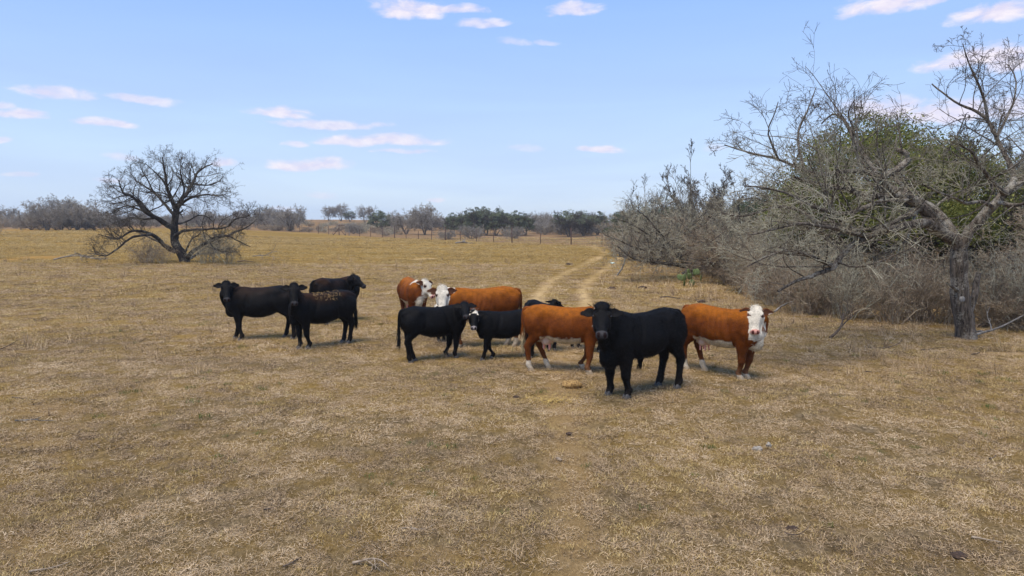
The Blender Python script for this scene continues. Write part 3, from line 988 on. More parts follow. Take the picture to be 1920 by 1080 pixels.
    for p, fr in ((fl[0], 1), (fl[1], 1), (hl[0], 0), (hl[1], 0)):
        cl = []
        for s2 in (1, -1):
            cy = p[1] + s2 * .024
            cl.append(loft([ring((p[0] + .022, cy, .075 + p[2]), X, Yv, .028, .020, .020, 2.2, 14), ring((p[0] + .028, cy, .062 + p[2]), X, Yv, .042, .023, .023, 2.2, 14),
                            ring((p[0] + .034, cy, .03 + p[2]), X, Yv, .052, .024, .024, 2.4, 14), ring((p[0] + .040, cy, .0 + p[2]), X, Yv, .060, .025, .025, 2.6, 14), ring((p[0] + .040, cy, -.012 + p[2]), X, Yv, .058, .024, .024, 2.6, 14)]))
        v, fc = merge(cl)
        link('hoof', mesh_np('hoof', v, fc), root, hm_)
    # --- tail
    tcol = np.array([.0050, .0048, .0052]) if coat == BK else np.array([.18, .048, .006])
    swc = np.array([.012, .011, .011]) if coat == BK else np.array([.55, .44, .26])
    tl = spline([(-.76, 0, 1.205), (-.845, 0, 1.195), (-.885, tailx * .2, 1.10), (-.895, tailx * .6, .90), (-.895, tailx, .68), (-.89, tailx, .50)], 22)
    tr_ = np.interp(np.linspace(0, 1, 22), [0, .1, .3, .7, 1], [.045, .043, .035, .027, .020])
    v, fc = tube(tl, tr_, 12, (0, 1, 0))
    tail = link('tail', mesh_np('tail', v, fc, attrs={'coat': np.tile(tcol, (len(v), 1))}), root, M_COAT)
    def strands(seedp, name, parent, mat=M_FUR, wid=.0032):
        P0 = np.array([h[0] for h in seedp]); D = np.array([nrm(h[1]) for h in seedp]); L = np.array([h[2] for h in seedp]); C = np.array([h[3] for h in seedp])
        sd2 = np.cross(D, rg.normal(0, 1, D.shape)); sd2 /= np.linalg.norm(sd2, axis=1)[:, None]
        m_ = P0 + D * L[:, None] * .55
        e_ = P0 + D * L[:, None] + rg.normal(0, .12, D.shape) * L[:, None] + np.array([0, 0, -.12]) * L[:, None]
        w_ = wid * rg.uniform(.6, 1.3, len(L))[:, None]
        V_ = np.stack([P0 - sd2 * w_, P0 + sd2 * w_, m_ - sd2 * w_ * .8, m_ + sd2 * w_ * .8, e_], 1).reshape(-1, 3)
        i_ = np.arange(len(L))[:, None] * 5
        C = C * rg.uniform(.6, 1.5, (len(L), 1))
        dusty = rg.uniform(0, 1, len(L)) < .12
        C[dusty] = C[dusty] * 1.3 + np.array([.016, .011, .007])
        me_ = mesh_np(name, V_, [i_ + np.array([[0, 1, 3, 2]]), i_ + np.array([[2, 3, 4]])], True, {'coat': np.repeat(np.clip(C, 0, 1), 5, 0)})
        return link(name, me_, parent, mat)
    sw = []
    for _ in range(420):
        k = rg.uniform(.62, 1)
        p = tl[int(k * 21)]
        sw.append((p + rg.normal(0, .012, 3), np.array([rg.normal(0, .10), rg.normal(0, .12), -1]), rg.uniform(.14, .26), swc if k > .7 else tcol))
    strands(sw, 'tail_switch', tail, wid=.005)
    # --- udder / sheath
    if sex == 'cow' and coat == RD:
        v1 = [ellipsoid((-.40, 0, .635), (.16, .12, .12)), ellipsoid((-.42, .045, .59), (.10, .075, .09)), ellipsoid((-.42, -.045, .59), (.10, .075, .09))]
        v, fc = merge(v1)
        ud = link('udder', mesh_np('udder', v, fc), root, M_UDDER)
        for a_, b_ in ((-.36, .055), (-.36, -.055), (-.47, .05), (-.47, -.05)):
            v, fc = tube([(a_, b_, .54), (a_ + .004, b_ * 1.1, .49), (a_ + .006, b_ * 1.15, .425)], [.017, .015, .011], 10, (0, 1, 0))
            link('teat', mesh_np('teat', v, fc), ud, M_TEAT)
    if sex == 'bull':
        v, fc = tube([(-.02, 0, .56), (-.02, 0, .50), (-.01, 0, .455)], [.06, .045, .028], 12, (0, 1, 0))
        sh = link('sheath', mesh_np('sheath', v, fc, attrs={'coat': np.tile(tcol, (len(v), 1))}), root, M_COAT)
        strands([(np.array([-.01, 0, .47]) + rg.normal(0, .02, 3), np.array([rg.normal(0, .15), rg.normal(0, .15), -1]), rg.uniform(.05, .13), tcol) for _ in range(90)], 'hair_tuft', sh, wid=.004)
    # --- coat hair all over, combed back and down
    pi = rg.integers(0, n, nfur)
    fl_ = np.tile([-.75, 0, -.55], (nfur, 1)) + rg.normal(0, .28, (nfur, 3))
    low = co[pi, 2] < .6
    fl_[low] = np.array([-.15, 0, -1.0]) + rg.normal(0, .2, (low.sum(), 3))
    hd_ = ishead[pi]
    fl_[hd_] = f * .2 + u * .0 + rg.normal(0, .3, (hd_.sum(), 3))
    D = fl_ + no[pi] * (.22 + .16 * shaggy)
    L = (.006 + .012 * shaggy) * rg.uniform(.6, 1.5, nfur) * np.where(hd_, .45, 1) * np.where(low, .8, 1)
    L = np.where((co[pi, 2] < .60) & (co[pi, 2] > .45), L * 1.3, L)
    ok = ~(mz[pi] | nos[pi] | eye[pi]) & (co[pi, 2] > .10)
    rows = [(co[i], d_, l_, c[i]) for i, d_, l_ in zip(pi[ok], D[ok], L[ok])]
    if straw:
        k_ = np.where((co[:, 2] > 1.07 + rg.uniform(0, .12, n)) & (co[:, 0] > -.42) & (co[:, 0] < .2) & (co[:, 1] > -.05) & ~ishead)[0]
        k_ = rg.choice(k_, straw)
        dd = np.cross(no[k_], rg.normal(0, 1, (straw, 3)))
        sc_ = [(co[i] + no[i] * .016, d_ + no[i] * .1, rg.uniform(.02, .07), np.array([.55, .36, .14])) for i, d_ in zip(k_, dd)]
        so = strands(sc_, 'straw_bits', None, wid=.0024)
        so.matrix_world = Matrix.Translation(root.location) @ Matrix.Rotation(hd, 4, 'Z') @ Matrix.Scale(s, 4)
        tag(so, 'golden straw bits stuck on the back of the front black cow', 'straw', kind='stuff')
    # forelock on the poll
    nlock = int(260 + 900 * (shaggy > 1.2))
    for _ in range(nlock):
        a_ = rg.normal(0, .05 if shaggy < 1.2 else .065); b_ = rg.uniform(-.06, .06 if shaggy < 1.2 else .12)
        base = hp(b_, a_, .0 if abs(a_) < .08 else -.02)
        col = np.array([.012, .0115, .012]) if (coat == BK and not (white and W[ishead].size)) else (wht if coat == RD else np.array([.3, .28, .25]))
        if coat == BK and not white: col = np.array([.008, .0075, .0078])
        rows.append((base, u * .8 - f * .5 + rg.normal(0, .55, 3), rg.uniform(.012, .035) * (1 + .9 * (shaggy > 1.2)), col))
    rows += hairs
    strands(rows, 'hair', root, wid=.0021)
    return root


CATTLE = 'cattle standing in the pasture'
CAMYAW = lambda px: math.atan2(-1, -(px - 960) / FPX)     # looking back at the photographer
R_ = math.radians
def herd():
    mk = make_cow
    mk('black_cow', 'leftmost black cow standing side-on with its face turned to the viewer', 'cow', BK, .98,
       [(444, 634), (454, 638)], [(537, 632), (551, 636)], (424, 527), CAMYAW(424), R_(48), CATTLE, poll_y=15.5, seed=1, shaggy=.5, brown=.5, fat=1.05)
    mk('black_cow', 'black cow with straw stuck on its back, standing in front of two other black cows', 'cow', BK, .95,
       [(564, 654), (580, 653)], [(645, 642), (656, 643)], (551, 531), CAMYAW(545), R_(50), CATTLE, poll_y=14.0, seed=2, brown=.9, shaggy=.7, straw=170)
    mk('black_cow', 'rearmost black cow of the left three, its head raised in profile to the right', 'cow', BK, .97,
       [(644, 600), (652, 602)], [(600, 606), (610, 609)], (664, 514), R_(-25), R_(33), CATTLE, poll_y=18.6, seed=3, shaggy=.5, brown=.8)
    mk('red_cow', 'red cow with white face and chest standing farthest back behind the black calf', 'cow', RD, .97,
       [(778, 612), (790, 613)], [(757, 602), (767, 601)], (799, 524), R_(-38), R_(50), CATTLE, poll_y=17.6, seed=4, headk=1.06, shaggy=.5, ears=(0, .3))
    mk('red_cow', 'red cow with a white face looking out over the backs of two black calves', 'cow', RD, 1.04,
       [(862, 653), (857, 649)], [(952, 648), (967, 650)], (829, 536), CAMYAW(829), R_(52), CATTLE, poll_y=14.5, seed=5, headk=1.12, shaggy=.5, fat=1.05)
    mk('black_calf', 'woolly black calf facing right with its long tail hanging at the left', 'calf', BK, .85,
       [(836, 669), (853, 671)], [(767, 680), (776, 677)], (871, 565), R_(-80), R_(30), CATTLE, poll_y=13.2, seed=6, shaggy=1.1, sex='calf', headk=1.0, tailx=.05)
    mk('black_calf', 'small black calf with white marks on its forehead and mouth', 'calf', BK, .775,
       [(906, 675), (925, 672)], [(986, 668), (997, 671)], (888, 581), CAMYAW(888), R_(45), CATTLE, poll_y=13.1, seed=7, headk=1.05, white=.6, shaggy=1.1, sex='calf', lower=(.25, .22, .21))
    mk('black_calf', 'black calf behind the red cow with only its ears, poll and back in sight', 'calf', BK, .80,
       [(1030, 657), (1038, 657)], [(993, 645), (1003, 646)], (1040, 561), R_(50), R_(25), CATTLE, poll_y=14.3, seed=8, shaggy=1.0, sex='calf', ears=(.8, .8))
    mk('black_calf', 'black calf hidden behind the red cow, seen only by its lower legs under her belly', 'calf', BK, .64,
       [(1107, 660), (1122, 660)], [(1074, 652), (1084, 653)], (1128, 600), R_(-10), R_(45), CATTLE, poll_y=14.2, seed=9, sex='calf', nfur=5000)
    mk('black_calf', 'white-faced black calf mostly hidden behind the woolly black calf, its pale face turned left', 'calf', BK, .72,
       [(822, 640), (832, 641)], [(836, 630), (848, 631)], (822, 566), R_(200), R_(45), CATTLE, poll_y=15.0, seed=10, white=1.0, sex='calf', nfur=5000)
    mk('red_cow', 'red cow with pink udder and pale tail switch, head hidden behind the bull', 'cow', RD, .95,
       [(1101, 702), (1090, 690)], [(992, 694), (1027, 691)], (1150, 592), R_(2), R_(45), CATTLE, poll_y=12.15, seed=11, shaggy=.5, tailx=.04, fat=1.02)
    mk('black_bull', 'shaggy black bull with a curly forelock standing nearest the viewer', 'bull', BK, 1.04,
       [(1144, 740), (1178, 746)], [(1237, 722), (1272, 727)], (1129, 572), CAMYAW(1129), R_(33), CATTLE, poll_y=10.0, seed=12, shaggy=1.3, sex='bull', neck=1.30, headk=1.10, legk=1.08, fat=1.03, nfur=34000)
    mk('red_cow', 'red cow with a white face and chest standing alone at the right of the herd', 'cow', RD, .97,
       [(1385, 711), (1397, 709)], [(1284, 692), (1318, 694)], (1418, 574), CAMYAW(1418), R_(50), CATTLE, poll_y=11.5, seed=13, shaggy=.5, fat=1.04, nfur=26000)


herd()
# ------------------------------------------------------------------ bare trees
def bark(name, dark, mid, pale, lichen=.5, scale=1.0, top_tone=None):
    m, t, b = material(name, .92, .15)
    tc = t.n('ShaderNodeTexCoord').outputs['Object']
    n1 = t.noise(tc, 1.6 * scale, 5, .7)
    n2 = t.noise(t.scaled(tc, (15, 15, 2.2)), 1.0 * scale, 5, .7, .8)
    n3 = t.noise(tc, 22 * scale, 4, .7)
    c = t.mix(t.rng(n2, .38, .62), dark, mid)
    c = t.mix(t.math('MULTIPLY', t.rng(t.math('ADD', t.math('MULTIPLY', n1, .6), t.math('MULTIPLY', n3, .4)), .56 - lichen * .2, .64 - lichen * .12), .85), c, pale)
    if top_tone:      # blends to a darker brown toward the top of the crown
        sz = t.n('ShaderNodeSeparateXYZ'); t.l(tc, sz.inputs[0])
        c = t.mix(t.rng(t.math('ADD', sz.outputs[2], n1), top_tone[1], top_tone[2], 0, .85), c, top_tone[0])
    t.l(c, b.inputs['Base Color'])
    bp = t.n('ShaderNodeBump'); bp.inputs['Strength'].default_value = 1.0; bp.inputs['Distance'].default_value = .05
    t.l(n2, bp.inputs['Height']); t.l(bp.outputs[0], b.inputs['Normal'])
    return m


M_BARK = bark('bark_mesquite', (.03, .023, .017), (.185, .148, .114), (.36, .33, .27), .26)
M_BARKD = bark('bark_dark_mesquite', (.012, .009, .007), (.06, .046, .036), (.20, .185, .145), .22)
M_TWIG = bark('twig_lichen', (.06, .045, .032), (.27, .215, .15), (.64, .60, .44), .66, 1.3, ((.085, .06, .045), 3.9, 5.6))
M_TWIGD = bark('twig_dark', (.035, .026, .02), (.10, .080, .062), (.22, .20, .155), .35, 1.0)
M_TWIGR = bark('twig_brown', (.18, .13, .085), (.42, .32, .215), (.62, .53, .39), .4, 1.0)
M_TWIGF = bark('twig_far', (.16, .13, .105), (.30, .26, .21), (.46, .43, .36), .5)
M_DEAD = bark('dead_wood', (.10, .09, .08), (.24, .22, .195), (.36, .34, .31), .5, 1.0)


def smooth_rand(rg, n, k, amp):
    """n smooth random 3D walks of k steps"""
    a = rg.normal(0, 1, (n, k, 3))
    return a * amp


def branch_set(rg, S, D, L, R, K, wig, trop=0.0, taper=.75, zig=0.0):
    """grow n branches at once -> points (n,K+1,3), radii (n,K+1)"""
    n = len(S)
    P = np.empty((n, K + 1, 3)); P[:, 0] = S
    d = D / np.linalg.norm(D, axis=1)[:, None]
    dev = rg.normal(0, wig, (n, 3))
    for k in range(K):
        dev = dev * .55 + rg.normal(0, wig, (n, 3)) + (zig * (1 if k % 2 else -1)) * np.cross(d, rg.normal(0, 1, (n, 3))) * .5
        d = d + dev
        d[:, 2] += trop
        d /= np.linalg.norm(d, axis=1)[:, None]
        P[:, k + 1] = P[:, k] + d * (L / K)[:, None]
    f = np.linspace(0, 1, K + 1)[None]
    return P, R[:, None] * (1 - taper * f)


def sprout(rg, P, R, per, t0, t1, ang, lr, rr, lens, minr, updraft=0.0, lmin=None):
    """children along each branch"""
    n, K1 = P.shape[:2]
    N = n * per
    pi = np.repeat(np.arange(n), per)
    t = rg.uniform(t0, t1, N)
    s = t * (K1 - 1); i = np.minimum(s.astype(int), K1 - 2); f = (s - i)[:, None]
    base = P[pi, i] * (1 - f) + P[pi, i + 1] * f
    r = R[pi, i] * (1 - f[:, 0]) + R[pi, i + 1] * f[:, 0]
    tan = P[pi, i + 1] - P[pi, i]; tan /= np.linalg.norm(tan, axis=1)[:, None] + 1e-9
    q = np.cross(tan, rg.normal(0, 1, (N, 3))); q /= np.linalg.norm(q, axis=1)[:, None] + 1e-9
    a = np.radians(rg.uniform(*ang, N))[:, None]
    d = tan * np.cos(a) + q * np.sin(a); d[:, 2] += updraft
    L = lens[pi] * lr * (1.15 - .6 * t) * rg.uniform(.55, 1.3, N)
    return base, d, L, np.maximum(r * rr, minr)


def tubes(P, R, sides):
    n, K, _ = P.shape
    T = np.empty_like(P)
    T[:, 1:-1] = P[:, 2:] - P[:, :-2]; T[:, 0] = P[:, 1] - P[:, 0]; T[:, -1] = P[:, -1] - P[:, -2]
    T /= np.linalg.norm(T, axis=2)[..., None] + 1e-9
    ref = np.where(np.abs(T[:, :1, 2:3]) > .85, np.array([[[1., 0, 0]]]), np.array([[[0, 0, 1.]]]))
    A = np.cross(T, ref); A /= np.linalg.norm(A, axis=2)[..., None] + 1e-9
    B = np.cross(T, A)
    th = np.arange(sides) * 2 * PI / sides
    V = P[:, :, None] + R[:, :, None, None] * (np.cos(th)[None, None, :, None] * A[:, :, None] + np.sin(th)[None, None, :, None] * B[:, :, None])
    if sides >= 16:      # furrowed bark on the thick wood
        ang = np.broadcast_to(th[None, None, :], (n, K, sides)); s_ = np.broadcast_to(np.arange(K)[None, :, None], (n, K, sides)) * .10
        tw = ang + s_ * .35
        m = fbm(np.cos(tw) * 3.4, np.sin(tw) * 3.4, s_ * .8, 7, 3) * .42
        V = V + (V - P[:, :, None]) * m[..., None]
    V = V.reshape(-1, 3)
    b = (np.arange(n)[:, None, None] * K + np.arange(K - 1)[None, :, None]) * sides
    s = np.arange(sides)[None, None, :]; s2 = (s + 1) % sides
    Q = np.stack([b + s, b + s2, b + sides + s2, b + sides + s], -1).reshape(-1, 4)
    return V, Q


def tube_mesh(name, sets):
    Vs, Qs, off = [], [], 0
    for (P, R, sd_) in sets:
        if not len(P): continue
        V, Q = tubes(P, R, sd_)
        Vs.append(V); Qs.append(Q + off); off += len(V)
    return mesh_np(name, np.concatenate(Vs), [np.concatenate(Qs)])


def limb(P, r0, r1, n=None, rg=None, kink=.03):
    """hand-placed limb: control points -> (1,K,3) with a gnarled line"""
    P = [np.array(p, float) for p in P]
    ln = sum(np.linalg.norm(P[i + 1] - P[i]) for i in range(len(P) - 1))
    n = n or max(8, int(ln / .16))
    Q = spline(P, n)
    if rg is not None:
        w = rg.normal(0, 1, (n, 3)); w = (w + np.roll(w, 1, 0) + np.roll(w, 2, 0)) / 3
        w[0] = 0
        Q = Q + w * kink
    R = np.linspace(0, 1, n) ** .8 * (r1 - r0) + r0
    if rg is not None:
        R = R * (1 + rg.normal(0, .05, n))
    return Q[None], R[None], ln


def crown_from(rg, limbs, spec, minr, dens=1.0):
    """limbs: list of (P,R,len, lo) -> tube sets for the fine crown.
    spec: list of levels: per metre / count, angle, len ratio etc."""
    out = []
    S, D, L, R = [], [], [], []
    for (P, Rr, ln, lo, fac) in limbs:
        per = max(2, int(ln * spec[0]['per'] * dens * fac))
        b, d, l_, r_ = sprout(rg, P, Rr, per, lo, 1.0, spec[0]['ang'], 1.0, spec[0]['rr'], np.full(1, spec[0]['len']), minr * 1.6, spec[0].get('up', 0))
        l_ = l_ * np.clip(r_ / spec[0].get('rref', .03), .45, 1.25)
        S.append(b); D.append(d); L.append(l_); R.append(r_)
    S, D, L, R = map(np.concatenate, (S, D, L, R))
    low = (S[:, 2] < 2.6) & (D[:, 2] < 0)
    D[low, 2] = np.abs(D[low, 2]) * .3
    for li, sp in enumerate(spec):
        P, Rr = branch_set(rg, S, D, L, R, sp['K'], sp['wig'], sp.get('trop', 0), sp.get('taper', .7), sp.get('zig', 0))
        P[..., 2] = np.maximum(P[..., 2], .03)
        out.append((P, np.maximum(Rr, minr), sp['sides']))
        if li + 1 < len(spec):
            q = spec[li + 1]
            S, D, L, R = sprout(rg, P, Rr, q['per'], .12, 1.0, q['ang'], q['lr'], q['rr'], L, minr, q.get('up', 0))
    return out


FINE = [dict(per=3.0, ang=(35, 75), len=1.9, rr=.62, rref=.03, K=10, wig=.11, zig=.08, sides=5, up=.18, trop=.01, taper=.7),
        dict(per=5, ang=(28, 65), lr=.60, rr=.62, K=7, wig=.10, zig=.12, sides=3, up=.14, trop=.01),
        dict(per=4, ang=(25, 60), lr=.58, rr=.66, K=5, wig=.10, zig=.14, sides=3, up=.08),
        dict(per=3, ang=(25, 65), lr=.55, rr=.7, K=3, wig=.12, zig=.16, sides=3)]


UPR = [dict(per=3.0, ang=(18, 50), len=1.7, rr=.5, rref=.03, K=8, wig=.07, zig=.05, sides=4, up=.5, trop=.03, taper=.7),
       dict(per=5, ang=(15, 40), lr=.55, rr=.60, K=5, wig=.07, zig=.08, sides=3, up=.3, trop=.02),
       dict(per=4, ang=(15, 45), lr=.55, rr=.62, K=4, wig=.08, zig=.1, sides=3, up=.2)]


def bare_tree(name, label, cat, group, loc, limbs, seed, spec=FINE, minr=.004, dens=1.0, twig=None, rz=0, scale=1.0, trunk_sides=12, bark1=False, wood=None):
    """limbs: list of (points, r0, r1, fraction from which twigs start, twig factor)"""
    rg = np.random.default_rng(seed)
    L = []
    tr = []
    for (P, r0, r1, lo, fac) in limbs:
        Q, R, ln = limb(P, r0, r1, rg=rg, kink=max(.008, min(.03, r0 * .2)))
        tr.append((Q, R, trunk_sides if r0 > .08 else 8))
        if fac > 0: L.append((Q, R, ln, lo, fac))
    sets = crown_from(rg, L, spec, minr, dens)
    root = empty(name, loc, rz, scale)
    tag(root, label, cat, group)
    if bark1:
        tr.append(sets[0]); sets = sets[1:]
    link('trunk', tube_mesh('trunk', tr), root, wood or M_BARK)
    link('crown', tube_mesh('crown', sets), root, twig or M_TWIG)
    return root


def auto_limbs(rg, stems, H, spread, r0, lean=(0, 0), rise=.35, low=.0, nsub=4):
    """a multi-stemmed mesquite skeleton"""
    out = []
    for s in range(stems):
        a = s / stems * 2 * PI + rg.uniform(-.5, .5)
        b = np.array([math.cos(a), math.sin(a), 0]) * r0 * (1.2 if stems > 1 else 0)
        out_r = spread * rg.uniform(.55, 1.0)
        top = H * rg.uniform(.6, .95) * (1 - low * rg.uniform(0, 1))
        d = np.array([math.cos(a), math.sin(a), 0])
        P = [b, b + d * out_r * .16 + np.array([0, 0, top * .22]), b + d * out_r * .42 + np.array([0, 0, top * .52]) + rg.normal(0, .15, 3),
             b + d * out_r * .72 + np.array([0, 0, top * .8]) + rg.normal(0, .25, 3), b + d * out_r + np.array([0, 0, top]) + rg.normal(0, .25, 3)]
        P = [p + np.array([lean[0], lean[1], 0]) * p[2] for p in P]
        rr = r0 * rg.uniform(.7, 1.0)
        out.append((P, rr, rr * .16, .3, 1.0))
        sp = spline(P, 30)
        for k in range(nsub):
            t = rg.uniform(.25, .8); i = int(t * 29)
            a2 = a + rg.normal(0, .9)
            d2 = np.array([math.cos(a2), math.sin(a2), 0])
            ln = spread * rg.uniform(.35, .7)
            e = sp[i]
            up = H * rg.uniform(.05, .42)
            if rg.uniform() < low: up = -e[2] * rg.uniform(.1, .5)
            P2 = [e, e + d2 * ln * .35 + np.array([0, 0, up * .45]), e + d2 * ln * .7 + np.array([0, 0, up * .8]) + rg.normal(0, .1, 3), e + d2 * ln + np.array([0, 0, up]) + rg.normal(0, .15, 3)]
            r2 = rr * (1 - .84 * t) * .75
            out.append((P2, r2, r2 * .25, .15, 1.0))
    return out


def P_(px, py, Y):
    return at_px(px, py, Y)


def rel(base, pts):
    """pixel + depth offset control points -> local coordinates of a tree at base"""
    out = []
    for p in pts:
        q = at_px(p[0], p[1], base.y + p[2])
        out.append((q.x - base.x, q.y - base.y, max(q.z - base.z, -.05)))
    return out


def left_tree():
    b = on_ground(345, 492)
    def L(pts, r0, r1, lo=.2, f=1.0):
        return ([(x, y, z * .93) for x, y, z in rel(b, pts)], r0, r1, lo, f)
    limbs = [
        L([(347, 494, 0), (343, 480, 0), (334, 462, 0), (327, 445, .1), (327, 425, .2), (328, 405, .2), (330, 388, .2)], .34, .20, .9, .3),
        L([(330, 390, .2), (322, 366, -.3), (313, 345, -.6), (310, 322, -.9), (307, 300, -1.2), (302, 280, -1.4)], .17, .03, .1),
        L([(328, 398, .2), (306, 372, .9), (289, 350, 1.6), (272, 340, 2.0), (256, 328, 2.4), (243, 311, 2.7)], .12, .02, .15),
        L([(310, 335, -.7), (298, 318, -1.5), (285, 305, -2.0), (272, 292, -2.3)], .07, .02, .1),
        L([(286, 348, 1.6), (276, 325, 1.2), (268, 312, .8), (262, 298, .4)], .06, .02, .1),
        L([(330, 390, .2), (338, 368, .6), (350, 352, .9), (363, 330, 1.3), (370, 312, 1.6), (384, 300, 1.9), (398, 293, 2.1)], .18, .03, .2),
        L([(338, 370, .6), (345, 345, -.6), (341, 325, -1.4), (338, 306, -2.0), (343, 290, -2.4)], .08, .02, .2),
        L([(334, 378, .5), (352, 364, -.5), (372, 357, -1.2), (392, 355, -1.8), (408, 358, -2.3), (423, 354, -2.7)], .11, .02, .35, .8),
        L([(362, 333, 1.3), (378, 336, 1.6), (394, 336, 2.2), (410, 328, 2.6), (418, 318, 3)], .07, .02, .2),
        L([(366, 322, 1.5), (362, 306, 2.0), (358, 292, 2.5)], .05, .015, .2),
        L([(326, 424, 0), (306, 412, -.5), (288, 400, -1.0), (271, 388, -1.5), (258, 368, -1.9), (243, 357, -2.2), (231, 353, -2.5), (226, 342, -2.8), (222, 325, -3.0)], .20, .03, .2),
        L([(270, 388, -1.5), (252, 382, -1.2), (236, 378, -.8), (218, 386, -.4), (206, 395, 0)], .08, .02, .15),
        L([(243, 357, -2.2), (226, 358, -3.2), (212, 362, -3.6), (198, 352, -4)], .05, .015, .15),
        L([(290, 402, -1.0), (268, 405, 0), (246, 402, .6), (226, 408, 1.2), (210, 415, 1.5)], .08, .02, .2, .55),
        L([(329, 470, 0), (312, 461, -.6), (297, 445, -1.3), (281, 434, -1.9), (262, 428, -2.4), (244, 430, -2.9), (222, 443, -3.4), (204, 440, -3.8), (184, 436, -4.2)], .17, .02, .35, .55),
        L([(284, 436, -1.8), (262, 438, -3), (246, 442, -3.6), (228, 456, -4.2), (210, 472, -4.6), (196, 478, -4.9), (180, 474, -5.1), (174, 460, -5.3)], .10, .018, .3, .8),
        L([(318, 462, 0), (300, 452, 1.6), (276, 440, 3.0), (256, 430, 4.2), (238, 428, 5)], .10, .02, .3, .55),
        L([(326, 440, 0), (345, 428, -1), (372, 425, -2), (398, 424, -3), (424, 420, -3.6), (440, 405, -4.0), (462, 398, -4.4), (478, 388, -4.6)], .11, .018, .3, .55),
        L([(328, 415, .2), (350, 410, 1.6), (370, 398, 2.6), (388, 400, 3.4), (400, 412, 4)], .08, .018, .2, .55),
        L([(348, 485, 0), (362, 470, -.4), (378, 458, -.9), (394, 446, -1.4), (408, 440, -1.9), (428, 439, -2.5), (446, 448, -3.2), (468, 460, -3.8)], .16, .02, .35, .55),
        L([(425, 440, -2.5), (442, 430, -2.0), (458, 424, -1.6), (474, 412, -1.2), (484, 398, -.8), (486, 386, -.5)], .07, .015, .15, .55),
        L([(392, 448, -1.4), (400, 462, -2.2), (416, 470, -3), (432, 468, -3.5)], .06, .015, .3),
        L([(350, 488, 0), (366, 478, 1.5), (386, 462, 3.2), (405, 452, 4.6), (420, 446, 5.6)], .10, .02, .3, .55),
        L([(344, 480, 0), (352, 460, .4), (360, 444, .6), (372, 436, .8), (380, 424, 1.0)], .08, .02, .2, .55)]
    t = bare_tree('mesquite_tree', 'large lone bare mesquite with a black twisted trunk in the open pasture at left', 'tree', None, b, limbs, 11, minr=.005, dens=1.15, twig=M_TWIGD, bark1=True, wood=M_BARKD, trunk_sides=24, spec=[dict(FINE[0], len=1.65, rr=.42, rref=.014, up=.06)] + FINE[1:])
    return t


